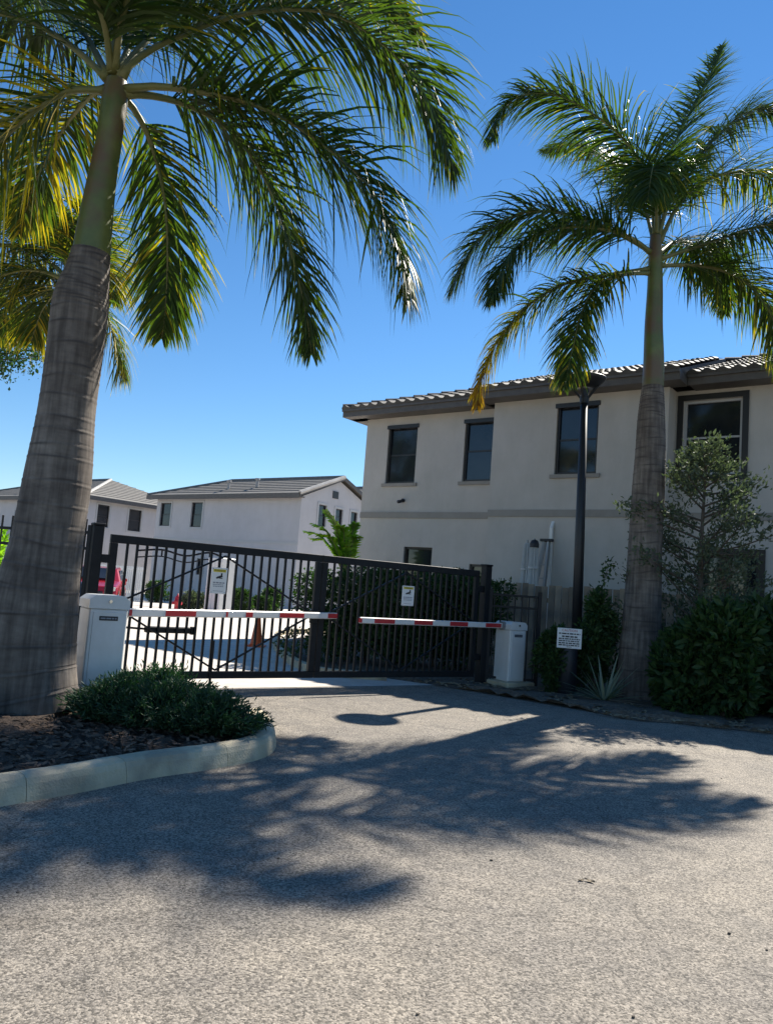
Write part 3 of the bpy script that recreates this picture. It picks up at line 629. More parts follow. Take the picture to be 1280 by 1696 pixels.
def palm(label, base, prof, shaft, fronds, seed, group='royal palms round the gate'):
    """prof: list of (centre, radius) up the trunk; shaft the same for the crownshaft"""
    rng = random.Random(seed); t = empty('palm_tree', base, 0, label, 'palm tree', group); O = Vector(base)
    def column(pf, name, mtl, rings):
        m = MB(); pts = []; rad = []; K = len(pf)
        cs = catmull([p for p, r in pf], 14); rs = [x.x for x in catmull([Vector((r, 0, 0)) for p, r in pf], 14)]
        if not rings: pts, rad = [c-O for c in cs], rs
        else:
            z = cs[0].z; ringz = []
            ztop = cs[-1].z; zz_ = z+.15
            while zz_ < ztop:
                ringz.append(zz_); f = (zz_-z)/(ztop-z); zz_ += (.24-.12*f if f < .86 else .05)*rng.uniform(.6, 1.4)
            for i in range(len(cs)-1):
                for q_ in range(5):
                    c = cs[i].lerp(cs[i+1], q_/5); r = rs[i]+(rs[i+1]-rs[i])*q_/5
                    g = min([abs(c.z-k) for k in ringz] or [9]); dz = min([(c.z-k) for k in ringz if c.z >= k-.02] or [9])
                    r *= 1+(.014*math.exp(-(g/.014)**2))+(-.008 if 0 < dz < .03 else 0)
                    pts.append(c-O); rad.append(r)
            pts.append(cs[-1]-O); rad.append(rs[-1])
        m.tube(pts, rad, 36); o = m.build(name, mtl, t, True)
        if rings:
            a_ = o.data.attributes.new('scar', 'FLOAT', 'POINT'); vals = []
            jit = [[rng.gauss(0, .012) for _ in range(3)] for _ in ringz]
            for i, p in enumerate(pts):
                z_ = p.z+O.z
                for k in range(36):
                    th = 2*PI*k/36; v = 0
                    for q_, rz_ in enumerate(ringz):
                        dd = z_-rz_-jit[q_][0]*math.sin(th+jit[q_][1]*99)-jit[q_][2]*math.sin(2*th)
                        if abs(dd) < .05: v = max(v, math.exp(-(dd/.011)**2)*(.55+.45*math.sin(3*th+q_*1.7)))
                    vals.append(max(0, v))
            vals += [0]*(len(o.data.vertices)-len(vals)); a_.data.foreach_set('value', vals)
        return o
    tr = column(prof, 'trunk', TRUNK, True); column(shaft, 'crownshaft', SHAFT, False)
    for fr in fronds:
        kw = dict(fr[1]) if isinstance(fr, tuple) else {}; P = fr[0] if isinstance(fr, tuple) else fr
        frond(t, P, rng, origin=O, **kw)
    return t
def pxpath(pts, d0, dtip):
    n = len(pts); return [atd(x, y, d0+dtip*(i/(n-1))) for i, (x, y) in enumerate(pts)]
def freefrond(c, az, el, L, drop):
    """a frond leaving point c at azimuth az, elevation el, arching down by drop"""
    P = []; h = Vector((math.sin(az), math.cos(az), 0))
    for k in range(6):
        s = k/5; x = L*(s*math.cos(el)+.10*s*s*math.sin(el)) ; z = L*(s*math.sin(el) - drop*s**2.2); P.append(c+h*x+Vector((0,0,z)))
    return P
def prof_px(rows, d): return [(atd((a+b)/2, y, d), (b-a)/2*d/F_PX*1.0) for y, a, b in rows]

# ---- near left palm
D1 = at(60, 1198).y
base1 = at(58, 1198); base1.z = .08
pr1 = [(base1, .376)] + prof_px([(1100,-20,121),(1000,-8,126),(900,22,134),(790,44,150),(681,66,157),(569,81,172),(500,90,180),(450,110,182),(418,120,183)], D1)
sh1 = prof_px([(420,121,183),(380,128,186),(300,145,193),(230,160,203),(170,168,212),(135,176,212)], D1)
yl = lambda a, b: (lambda t, g: (max(0, (t-a)*b)+g.uniform(0, .12)) if t > a else 0)
F1 = [
 (pxpath([(200,130),(225,100),(288,64),(410,22),(545,22),(645,83),(710,170),(752,285)], D1, .5), dict(Lmax=1.2, droop=.36)),
 (pxpath([(205,150),(250,143),(330,152),(436,179),(532,237),(608,307),(660,410),(676,500)], D1, -.3), dict(Lmax=1.05, droop=.36)),
 (pxpath([(205,155),(260,160),(320,178),(384,218),(442,301),(480,410),(506,512),(516,585)], D1, .9), dict(Lmax=.86, droop=.33)),
 (pxpath([(200,155),(225,185),(252,240),(272,320),(278,416),(274,515),(268,560)], D1, 1.2), dict(Lmax=.70, droop=.30, yellow=lambda t, g: .22 if g.random() < .2 else 0)),
 (pxpath([(178,150),(120,150),(83,166),(26,211),(-50,290),(-100,400)], D1, -.2), dict(Lmax=.95, droop=.40, yellow=lambda t, g: .32 if g.random() < .5 else .1)),
 (pxpath([(178,130),(110,70),(30,30),(-80,20),(-190,90),(-230,200)], D1, .6), dict(Lmax=.95, droop=.35)),
 (pxpath([(195,125),(260,50),(360,-30),(500,-60),(620,-20),(700,60)], D1, 1.6), dict(Lmax=.8, droop=.35, yellow=lambda t, g: .15)),
 (pxpath([(185,120),(170,30),(120,-70),(40,-120),(-60,-100)], D1, -1.4), dict(Lmax=.9, droop=.36)),
 (pxpath([(190,120),(205,20),(250,-90),(330,-150),(430,-120)], D1, -1.5), dict(Lmax=.9, droop=.36)),
 (pxpath([(185,140),(150,160),(105,215),(60,300),(30,390)], D1, 2.2), dict(Lmax=.7, droop=.3, yellow=lambda t, g: .2)),
 (pxpath([(195,125),(230,30),(250,-60),(240,-130)], D1, 2.4), dict(Lmax=.8, droop=.3)),
 (pxpath([(178,125),(130,40),(60,-20),(-20,-30),(-90,20)], D1, 2.3), dict(Lmax=.8, droop=.33)),
 (pxpath([(185,125),(186,20),(180,-120),(165,-260)], D1, .3), dict(Lmax=.6, droop=.08)),
]
palm('stout royal palm with grey ringed trunk standing in the kerbed mulch bed', base1, pr1, sh1, F1, 11)

# ---- right palm by the wooden fence
D2 = at(1058, 1160).y
base2 = at(1058, 1160); base2.z = .02
pr2 = [(base2, .40)] + prof_px([(1120,1022,1096),(1080,1026,1094),(1040,1030,1093),(1000,1034,1093),(900,1041,1095),(820,1046,1099),(750,1052,1101),(700,1055,1100),(660,1060,1099),(640,1063,1098)], D2)
sh2 = prof_px([(642,1063,1098),(600,1065,1099),(540,1067,1097),(480,1071,1097),(430,1073,1096),(390,1076,1094)], D2)
c2x = lambda *a: atd(*a)
F2 = [
 (pxpath([(1084,400),(1074,300),(1031,229),(971,182),(915,156),(859,160),(824,195),(812,235)], D2, -.6), dict(Lmax=.95, droop=.36)),
 (pxpath([(1080,420),(1048,400),(988,371),(915,350),(850,358),(790,401),(745,485)], D2, .2), dict(Lmax=1.0, droop=.42)),
 (pxpath([(1080,420),(1040,392),(975,376),(902,384),(842,427),(812,500)], D2, -1.2), dict(Lmax=.85, droop=.42)),
 (pxpath([(1078,445),(1009,455),(936,470),(872,508),(825,564),(796,633),(790,672)], D2, .4), dict(Lmax=.72, droop=.42, yellow=lambda t, g: max(0, (t-.45))*1.25+g.uniform(0, .15))),
 (pxpath([(1078,452),(1031,455),(988,474),(962,521),(949,573),(934,641)], D2, -.9), dict(Lmax=.72, droop=.34, yellow=lambda t, g: .2 if g.random() < .3 else 0)),
 (pxpath([(1090,430),(1142,412),(1203,392),(1280,371),(1360,390),(1420,460)], D2, .1), dict(Lmax=.95, droop=.45)),
 (pxpath([(1090,440),(1160,440),(1216,457),(1258,490),(1285,545),(1298,610)], D2, .5), dict(Lmax=.85, droop=.40, yellow=lambda t, g: .1)),
 (pxpath([(1090,390),(1117,306),(1160,255),(1211,203),(1255,180),(1312,188)], D2, .4), dict(Lmax=.85, droop=.36)),
 (pxpath([(1088,390),(1100,281),(1138,192),(1170,136),(1195,75)], D2, 1.2), dict(Lmax=.7, droop=.16)),
 (pxpath([(1086,390),(1087,330),(1085,285),(1080,280),(1072,330)], D2, -1.3), dict(Lmax=.9, droop=.38)),
 (pxpath([(1092,400),(1130,330),(1190,290),(1260,290),(1330,340),(1380,430)], D2, 1.4), dict(Lmax=.85, droop=.36, yellow=lambda t, g: .1)),
 (pxpath([(1082,400),(1060,330),(1010,270),(955,240),(900,250)], D2, 2.6), dict(Lmax=.85, droop=.33)),
 (pxpath([(1090,420),(1120,400),(1160,410),(1190,450),(1200,520)], D2, 2.8), dict(Lmax=.8, droop=.36)),
]
palm('slender royal palm with brown ringed trunk in front of the wooden fence', base2, pr2, sh2, F2, 23)

# ---- palm standing behind the stout one, and one further along the fence (its crown shades the driveway)
bp3 = atd(98, 1090, 12); bp3.z = .0
D3 = bp3.y; t3 = atd(112, 560, D3); b3 = Vector((bp3.x, bp3.y, .08))
pr3 = [(b3, .26), (b3.lerp(t3, .15), .2), (b3.lerp(t3, .5), .19), (t3, .14)]; sh3 = [(t3, .145), (atd(117, 510, D3), .13), (atd(121, 462, D3), .08)]
F3 = [(pxpath(P_, D3, dd), dict(Lmax=.78, droop=.38, yellow=(lambda t, g: .25 if g.random() < .45 else .05))) for P_, dd in (
 ([(121,468),(150,480),(176,520),(196,580),(206,625)], .3), ([(120,470),(80,452),(37,448),(-20,470),(-70,550)], -.3), ([(120,465),(92,400),(50,352),(0,335),(-60,380)], .4),
 ([(120,462),(118,400),(100,350),(70,330)], 1.8), ([(120,468),(70,425),(10,405),(-60,430),(-110,520)], .9), ([(120,472),(96,482),(70,515),(52,565)], 1.0), ([(121,462),(135,400),(150,365),(155,340)], -1.0),
 ([(121,465),(150,430),(170,425),(182,450),(186,500)], 1.6), ([(120,468),(60,455),(20,490),(-10,560)], 1.5), ([(120,462),(90,380),(30,320),(-40,300)], -1.2))]
palm('royal palm mostly hidden behind the stout palm trunk', b3, pr3, sh3, F3, 31)

# ---- leaf clouds
def leafcloud(name, parent, pts, mtl, size, rng, tint=(0,.5), aspect=.45, up=.3, outward=None):
    """pts: Nx3 leaf positions; each leaf a folded pointed blade of 2 quads (6 verts)"""
    N = len(pts); pts = np.asarray(pts, dtype=np.float64)
    d = rng.normal(size=(N, 3)); 
    if outward is not None: d = d*.7+outward*1.0
    d[:, 2] += up; d /= np.linalg.norm(d, axis=1)[:, None]+1e-9
    r = rng.normal(size=(N, 3)); wv = np.cross(d, r); wv /= np.linalg.norm(wv, axis=1)[:, None]+1e-9; nv = np.cross(d, wv)
    s = size*rng.uniform(.6, 1.35, size=N)[:, None]; wd = s*aspect*.5
    a = pts; tip = pts+d*s-nv*s*.12; m1 = pts+d*s*.5+nv*s*.04
    V = np.stack([a, m1+wv*wd+nv*wd*.25, tip, m1-wv*wd+nv*wd*.25], axis=1).reshape(-1, 3)
    b = np.arange(N)[:, None]*4; Fc = np.concatenate([b+np.array([[0, 1, 2]]), b+np.array([[0, 2, 3]])], axis=0)
    tv = np.repeat(rng.uniform(tint[0], tint[1], size=N), 4)
    o = link(name, npmesh(name, V, Fc, mtl, tv), parent); return o
def blobpts(rng, n, lobes, shell=.55, zmin=None):
    """points in many lobes (centre, radii); denser near the surface; returns points and outward vectors"""
    P = []; O_ = []
    vol = np.array([l[1][0]*l[1][1]*l[1][2] for l in lobes])**.72; cnt = (vol/vol.sum()*n).astype(int)
    for (c, rd), k in zip(lobes, cnt):
        v = rng.normal(size=(k, 3)); v /= np.linalg.norm(v, axis=1)[:, None]; rr = shell+(1-shell)*rng.random(k)**.6
        P.append(np.array(c)+v*rr[:, None]*np.array(rd)); O_.append(v)
    P = np.concatenate(P); O_ = np.concatenate(O_)
    if zmin is not None: k = P[:, 2] > zmin; P, O_ = P[k], O_[k]
    return P, O_
def shrub(name, label, cat, base, rx, ry, h, n, size, mtl, seed, group=None, tint=(0,.5), nl=22, stems=6, aspect=.45, z0=.12, rag=.5, dense=.55):
    rng = np.random.default_rng(seed); rr = random.Random(seed); t = empty(name, base, 0, label, cat, group)
    lobes = []; tips = []
    for k in range(nl):
        a = rr.uniform(0, 2*PI); f = math.sqrt(rr.random()); z = h*(z0+(1-z0)*rr.random()**.8); tp_ = math.sqrt(max(.05, 1-((z/h-.4)/.68)**2))
        c = (rx*.72*f*tp_*math.cos(a), ry*.72*f*tp_*math.sin(a), z*.88); s = rr.uniform(.22, .42)
        lobes.append((c, (rx*s, ry*s, h*s*.62))); tips.append(c)
    P, O_ = blobpts(rng, n, lobes, dense, .03)
    fo = leafcloud('foliage', t, P, mtl, size, rng, tint, aspect, .25, O_); fo['kind'] = 'stuff'
    for k in range(stems):
        c = tips[k % len(tips)]; m = MB(); p0 = Vector((rr.uniform(-.06, .06), rr.uniform(-.06, .06), -.02)); p2 = Vector(c); p1 = p0.lerp(p2, .5)+Vector((rr.uniform(-.1,.1)*rx, rr.uniform(-.1,.1)*ry, h*.08))
        m.tube([p0, p1, p2], [.022*max(.5, h), .015*max(.5, h), .006], 6); m.build('stem', BARK, t, True)
    return t
def sprig(parent, pts, rng, mtl, n, size, spread=.07):
    m = MB(); m.tube(pts, [.012, .009, .004][:len(pts)], 5); m.build('stem', BARK, parent, True)
    P = []; C = catmull(pts, 10)
    for k in range(n): p = C[rng.integers(len(C)//4, len(C))]; P.append(np.array(p)+rng.normal(size=3)*spread)
    fo = leafcloud('foliage', parent, np.array(P), mtl, size, rng); fo['kind'] = 'stuff'
# junipers in the left bed
JS = .906
JU = [((-2.42, 7.6), .5, .36, .52, 'low spreading juniper touching the stout palm trunk'), ((-1.95, 7.5), .62, .45, .50, 'bushy low juniper in the middle of the mulch bed'),
      ((-1.5, 7.4), .52, .40, .42, 'low juniper at the rounded tip of the kerb'), ((-2.2, 8.25), .7, .4, .55, 'juniper at the foot of the white barrier cabinet behind the bed'),
      ((-3.95, 6.75), .5, .4, .34, 'small green juniper on the far side of the stout palm trunk')]
def juniper(base, rx, ry, h, label, seed):
    rng = np.random.default_rng(seed); rr = random.Random(seed); t = empty('juniper_shrub', (base[0], base[1], .10), 0, label, 'shrub', 'junipers in the mulch bed')
    P = []; D = []
    for k in range(150):
        a = rr.uniform(0, 2*PI); f = rr.random()**.6; el = rr.uniform(.1, 1.25)*(1.15-f*.8)
        tip = Vector((rx*f*math.cos(a), ry*f*math.sin(a), h*(.35+.65*math.sin(min(1.5, el)))*(1.05-.45*f*f)))
        root = tip*.25; root.z = tip.z*.3
        for j in range(80):
            s = rr.random()**.7; p = root.lerp(tip, s)+Vector((0,0,.05*s*s)); P.append((p.x+rr.gauss(0,.03), p.y+rr.gauss(0,.03), max(.02, p.z+rr.gauss(0,.022)))); D.append(tuple((tip-root).normalized()))
    fo = leafcloud('foliage', t, np.array(P), JUNI, .055, rng, (0,.5), .22, .15, np.array(D)*1.3); fo['kind'] = 'stuff'
    for k in range(5):
        a = rr.uniform(0, 2*PI); m = MB(); m.tube([(0,0,-.03), (rx*.3*math.cos(a), ry*.3*math.sin(a), h*.35), (rx*.6*math.cos(a), ry*.6*math.sin(a), h*.6)], [.02,.013,.005], 6); m.build('stem', BARK, t, True)
for i, (b, rx, ry, h, lb) in enumerate(JU): juniper((b[0]*JS, b[1]*JS), rx, ry, h*.74, lb, 100+i)
# clipped hedge inside the gate
def hedge(label, pts, width, h, n, seed):
    rng = np.random.default_rng(seed); rr = random.Random(seed); o = Vector(pts[0]); t = empty('hedge', (o.x, o.y, .02), 0, label, 'hedge')
    C = catmull([Vector(p)-o for p in pts], 8); lobes = []
    for k in range(150):
        c = C[rr.randrange(len(C))]; w_ = rr.uniform(-.5, .5)*width; z = rr.uniform(.15, .92)*h
        lobes.append(((c.x+BN.x*w_+rr.uniform(-.2,.2), c.y+BN.y*w_+rr.uniform(-.2,.2), z), (.32, .32, .27)))
    P, O_ = blobpts(rng, n, lobes, .4, .03); k = P[:, 2] < h*rng.uniform(.94, 1.06, size=len(P)); 
    fo = leafcloud('foliage', t, P[k], SHRUB, .075, rng, (0,.5), .5, .25, O_[k]); fo['kind'] = 'stuff'
    for c in C[::3]:
        m = MB(); m.tube([(c.x, c.y, -.02), (c.x+rr.uniform(-.1,.1), c.y+rr.uniform(-.1,.1), h*.8)], [.03, .01], 6); m.build('stem', BARK, t)
ha = at(505, 1098); hbp = at(660, 1112); hc = at(752, 1117); 
hedge('dense dark green hedge behind the closed black gate', [ha+BN*.6, hbp+BN*.8, hc+BN*.9], 1.5, 1.8, 52000, 5)
# shrubs along the wooden fence
def fsh(px, py, rx, ry, h, n, label, seed, mtl=SHRUB, size=.085, **k):
    p = at(px, py); p.z = .02
    return shrub('fence_shrub', label, 'shrub', p, rx, ry, h, n, size, mtl, seed, 'shrubs along the wooden fence', **k)
fsh(915, 1150, .34, .34, .95, 3200, 'leafy shrub rising between the white barrier cabinet and the lamp post', 201)
fsh(985, 1152, .48, .42, 1.5, 5200, 'tall dark shrub between the lamp post and the slender palm', 202)
fsh(1125, 1180, .45, .4, 1.15, 5000, 'broad leaved shrub right beside the slender palm foot', 203, size=.155, aspect=.48, nl=44, dense=.3)
fsh(1195, 1192, .7, .5, 1.42, 7500, 'dense broad leaved shrub below the low house window', 204, size=.155, aspect=.48, nl=44, dense=.3)
fsh(1290, 1196, .75, .55, 1.5, 8000, 'wide leafy shrub at the end of the soil strip', 205, size=.145, aspect=.48, nl=44, dense=.3)
fsh(1400, 1205, .8, .6, 1.7, 4000, 'leafy shrub past the end of the soil strip', 206, size=.145, aspect=.48, nl=44, dense=.3)
# the tall loose silver-green tree between palm and house
def loose_tree(px, py, h, label, seed):
    rng = np.random.default_rng(seed); rr = random.Random(seed); p = at(px, py)+BN*1.15; p.z = .02
    t = empty('silver_buttonwood', p, 0, label, 'small tree'); m = MB()
    m.tube([(0,0,-.05), (.02,.02,h*.25), (-.03,0,h*.55), (.03,.02,h*.95)], [.06,.05,.035,.01], 8); m.build('trunk', BARK, t, True)
    P = []; O_ = []
    nb = 54
    for k in range(nb):
        f = .18+.8*(k/nb); z0_ = h*f*.92; a = k*2.4+rr.uniform(-.5,.5); L_ = (1.45 if f < .6 else 1.45*(1-f)/.4+.15)*rr.uniform(.55,1.05); el = rr.uniform(.25,.75)
        a0 = Vector((0,0,z0_)); tip = a0+Vector((L_*math.cos(a)*math.cos(el), L_*math.sin(a)*math.cos(el), L_*math.sin(el)))
        m = MB(); m.tube([a0, a0.lerp(tip,.5)+Vector((0,0,-.03)), tip], [.02,.012,.004], 5); m.build('branch', BARK, t)
        for j in range(150):
            s = .2+.8*rr.random()**.7; c = a0.lerp(tip, s); sp = .085; P.append((c.x+rr.gauss(0,sp), c.y+rr.gauss(0,sp), c.z+rr.gauss(0,sp))); O_.append(((tip-a0).normalized()))
    fo = leafcloud('crown', t, np.array(P), OLIVE, .085, rng, (0,.5), .42, .25, np.array([tuple(o) for o in O_])*.6); fo['kind'] = 'stuff'
loose_tree(1118, 1178, 4.45, 'loose silvery green tree rising above the fence in front of the house', 301)
sp = empty('sprout', at(968, 1150)+BN*.15, 0, 'thin leafy shoot sticking up above the fence by the lamp post', 'plant')
rgs = np.random.default_rng(5)
sprig(sp, [Vector((0,0,0)), Vector((.03,0,1.2)), Vector((.22,-.05,2.12))], rgs, SHRUB, 260, .09, .06)
# spiky yucca at the palm foot
yp = at(1000, 1165); yp.z = .03; yt = empty('yucca_plant', yp, 0, 'pale spiky rosette plant at the foot of the slender palm', 'plant'); rr = random.Random(77)
for k in range(34):
    a = rr.uniform(0, 2*PI); el = rr.uniform(.1, 1.2); L_ = rr.uniform(.45, .82); q = Vector((.03*math.cos(a), .03*math.sin(a), .02)); d = Vector((math.cos(a)*math.cos(el), math.sin(a)*math.cos(el), math.sin(el))); S = Vector((-math.sin(a), math.cos(a), 0)); V = []; T_ = []
    tv = rr.uniform(0,.5)
    for j in range(7):
        f = j/6; wd = .024*(1-f**2)*(.7+.6*f*(1-f)*2); U = S.cross(d); V += [q+S*wd+U*wd*.4, q, q-S*wd+U*wd*.4]; T_ += [tv]*3; q = q+d*(L_/6); d = (d+Vector((0,0,-.17*f))).normalized()
        if q.z < .02: q.z = .02
    Fc = [(3*j+i, 3*j+i+1, 3*j+i+4, 3*j+i+3) for j in range(6) for i in (0, 1)]
    link('leaf', npmesh('leaf', [tuple(v) for v in V], Fc, YUCCA, T_), yt)
for k in range(3):
    m = MB(); a = rr.uniform(-1.2, .2); m.tube([(0,0,.03), (.35*math.cos(a), .35*math.sin(a), .035), (.75*math.cos(a+.1), .75*math.sin(a+.1), .02)], [.012,.009,.004], 5); m.build('dry_stalk', BARK, yt)
# bright broad-leaved plant behind the hedge
bpn = at(558, 1075)+Vector((0.0, 1.5, 0)); pz = bpn.y; bp_ = Vector((bpn.x, bpn.y, .0)); bt = empty('traveller_palm', bp_, 0, 'bright yellow green feathery plant above the hedge by the house corner', 'plant'); rr = random.Random(9)
tops = [(505,880),(520,868),(540,846),(548,858),(565,872),(588,868),(575,882),(590,890),(530,885),(553,868),(570,892),(515,892)]
for (x, y) in tops:
    tip = atd(x, y, pz+rr.uniform(-.5,.5))-bp_; c = Vector((0,0,1.5)); mid = c.lerp(tip,.55)+Vector((0,0,.38)); C = catmull([Vector((0,0,.2)), c, mid, tip], 8); m = MB(); m.tube(C, [.03-.024*i/(len(C)-1) for i in range(len(C))], 6); lf = m.build('frond', RACH, bt, True)
    V = []; Fc = []; T_ = []
    for i in range(11, len(C)-1):
        T = (C[i+1]-C[i]).normalized(); S = T.cross(Vector((0,0,1))).normalized()
        for sd_ in (-1,1):
            for rep in range(2):
                d = (S*sd_*.9+T*.6+Vector((0,0,rr.uniform(-.2,.25)))).normalized(); q = C[i].lerp(C[i+1], rep*.5); L_ = .34*rr.uniform(.7,1.1)*(1.1-.6*(i-11)/(len(C)-11)); W = T*.045; b = len(V); tv = rr.uniform(0,.6)
                for j in range(4): f = j/3; V += [q+W*(1-f*f), q-W*(1-f*f)]; T_ += [tv]*2; q = q+d*(L_/3); d = (d+Vector((0,0,-.18))).normalized()
                Fc += [(b+2*j, b+2*j+1, b+2*j+3, b+2*j+2) for j in range(3)]
    lo = link('leaflets', npmesh('leaflets', [tuple(v) for v in V], Fc, BANANA, T_), lf); lo['kind'] = 'stuff'
# oak reaching in at the left
oc = atd(-210, 520, 17.0); ot = empty('oak_tree', (oc.x, oc.y, 0), 0, 'small leaved oak whose hanging twigs show past the stout palm', 'tree'); rng = np.random.default_rng(61); rr = random.Random(61)
m = MB(); m.tube([(0,0,-.1),(.1,.1,1.6),(0,.2,3.2),(.2,0,5.4)], [.26,.2,.16,.06], 10); m.build('trunk', BARK, ot, True)
twigs = [(8,560),(4,610),(62,590),(50,565),(72,575),(28,535),(60,540),(-40,560),(-90,520),(10,500),(-60,600),(-120,470),(-160,430),(-200,400),(-60,430),(-250,470),(-280,540)]
PP = []
for (x, y) in twigs:
    tip = atd(x, y, 17+rr.uniform(-.6,.6))-Vector((oc.x, oc.y, 0)); a0 = Vector((0,.1,rr.uniform(3.2,4.8))); mid = a0.lerp(tip,.6)+Vector((0,0,.55)); m = MB(); m.tube(catmull([a0, mid, tip], 5), [.05-.0043*i for i in range(11)], 6); m.build('branch', BARK, ot)
    C = catmull([a0, mid, tip], 12)
    for k in range(420): c = C[rr.randrange(14, len(C))]; PP.append((c.x+rr.gauss(0,.17), c.y+rr.gauss(0,.2), c.z+rr.gauss(0,.17)))
fo = leafcloud('crown', ot, np.array(PP), SHRUB, .10, rng, (0,.35), .5, 0); fo['kind'] = 'stuff'

# ------------------------------------------------------------------ swing gate
ZV = Vector((0,0,1))
def gs_(px, py):
    p = onplane(px, py, G0, GN); return (p-G0).dot(GD), p.z
def gp(s, z, off=0.0): return G0 + GD*s + GN*off + ZV*z
sC = gs_(526, 1020)[0]; sL = 0.0; sR = gs_(788, 1030)[0]; ZB = .136; ZT = 1.845
print('GATE', sC, sR, gs_(180, 880), gs_(520, 920), gs_(780, 946))
def gate_leaf(s0, s1, label, hinge_left):
    o = gp((s0+s1)/2, 0); t = empty('swing_gate', o, 0, label, 'gate', 'leaves of the black swing gate'); c = lambda s, z, off=0.0: gp(s, z, off)-o
    A = (GD, GN, ZV)
    def part(name, sa, sb, za, zb, th=.05, off=0.0, bev=.004):
        m = MB(); m.box((c(sa, za, off)+c(sb, zb, off))/2, (abs(sb-sa)/2, th/2, abs(zb-za)/2), A, bev); return m.build(name, BLACK, t)
    part('top_rail', s0, s1, ZT-.10, ZT, .055); part('bottom_rail', s0, s1, ZB, ZB+.09, .055)
    part('stile', s0, s0+.09, ZB+.092, ZT-.102, .06); part('stile', s1-.09, s1, ZB+.092, ZT-.102, .06)
    n = int(round((s1-s0-.18)/.118)); 
    bm_ = MB(); bm_.box((0,0,0), (.0145, .0145, (ZT-.1-ZB-.09)/2), A, .002); me = bm_.mesh('bar', BLACK)
    for k in range(1, n):
        b = link('bar', me, t); b.location = c(s0+.09+(s1-s0-.18)*k/n, (ZT-.1+ZB+.09)/2)
    sm = (s0+s1)/2; zm = (ZT+ZB)/2+.02
    for a, b in (((s0+.09, zm), (sm, ZT-.14)), ((sm, ZT-.14), (s1-.09, zm)), ((s0+.09, zm), (sm, ZB+.11)), ((sm, ZB+.11), (s1-.09, zm))):
        m = MB(); m.bar(c(a[0], a[1], .034), c(b[0], b[1], .034), .022, .022); m.build('brace', BLACK, t)
    for z in (.45, 1.55):
        hs = s0 if hinge_left else s1; m = MB(); m.box(c(hs+(-.05 if hinge_left else .05), z), (.055, .03, .05), A, .004); m.build('hinge', BLACK, t)
    return t, c
sm_ = .006
lt, lc = gate_leaf(sL, sC-sm_, 'black barred gate leaf hinged beside the stout palm', True)
rt, rc = gate_leaf(sC+sm_, sR, 'black barred gate leaf hinged by the white barrier cabinet at the fence', False)
m = MB(); m.bar(lc((sL+sC)/2-.06, 0.01, .045), lc((sL+sC)/2-.06, .62, .045), .028, .028); m.build('drop_bolt', BLACK, lt)
m = MB(); m.box(lc(sC-.1, .98, .06), (.05,.03,.09), (GD, GN, ZV), .008); m.build('lock_box', BLACK, lt)
for s, lb, h, wd in ((sL-.155, 'square black post carrying the gate leaf beside the stout palm', 1.93, .10), (sR+.165, 'square black post carrying the gate leaf by the fence', 1.93, .11)):
    o = gp(s, 0); t = empty('gate_post', o, 0, lb, 'post', 'black gate posts'); m = MB(); m.box(ZV*(h/2), (wd*.5+.01, wd*.5+.01, h/2), (GD, GN, ZV), .006); m.build('post', BLACK, t)
    m = MB(); m.box(ZV*(h+.015), (wd*.5+.02, wd*.5+.02, .015), (GD, GN, ZV), .006); m.build('cap', BLACK, t)
# swing operator behind the left leaf
oa = gs_(243, 1043)[0]; ob = gs_(318, 1044)[0]; o = gp(oa, 0, -.12); t = empty('gate_operator', o, 0, 'slim black swing actuator arm fixed across the gate leaf beside the barrier cabinet', 'gate opener')
zo = gs_(280, 1044)[1]
m = MB(); m.box(GD*((ob-oa)/2)+ZV*zo+GN*.06, ((ob-oa)/2, .04, .038), (GD, GN, ZV), .01); m.build('motor_tube', BLACK, t)
m = MB(); m.bar(GD*(-oa-.02)+ZV*(zo+.03)+GN*.06, ZV*(zo+.005)+GN*.06, .025, .025); m.build('ram', BLACK, t)
m = MB(); m.box(GD*(ob-oa+.03)+ZV*zo+GN*.075, (.03,.03,.05), (GD, GN, ZV), .005); m.build('bracket', BLACK, t)

# ------------------------------------------------------------------ lettering
def text_mesh(txt, size, depth=.0008):
    cu = bpy.data.curves.new('t', 'FONT'); cu.body = txt; cu.size = size; cu.extrude = depth; cu.align_x = 'CENTER'; cu.align_y = 'CENTER'; cu.resolution_u = 2
    ob_ = bpy.data.objects.new('t', cu); COL.objects.link(ob_); dg = bpy.context.evaluated_depsgraph_get(); me = bpy.data.meshes.new_from_object(ob_.evaluated_get(dg)); bpy.data.objects.remove(ob_); bpy.data.curves.remove(cu); return me
def lettering(txt, size, parent, loc, X, Z, mtl, name='lettering'):
    me = text_mesh(txt, size); me.materials.clear(); me.materials.append(mtl); o = link(name, me, parent)
    N_2 = X.cross(Z); o.matrix_local = Matrix.Translation(loc) @ Matrix((X, Z, N_2)).transposed().to_4x4(); return o
def print_lines(parent, rows, X, Z, Nn, o, mtl, rng, name='small_print'):
    """rows: (x0, x1, z, height): illegible small print as broken word strokes"""
    m = MB()
    for x0, x1, z, h in rows:
        x = x0
        while x < x1:
            l = min(x1-x, rng.uniform(.5, 1.6)*h*2.2); 
            if l > h*.4: m.box(o+X*(x+l/2)+Z*z+Nn*.003, (l/2, .0008, h/2), (X, Nn, Z))
            x += l+h*.55
    o_ = m.build(name, mtl, parent); o_['kind'] = 'stuff'; return o_
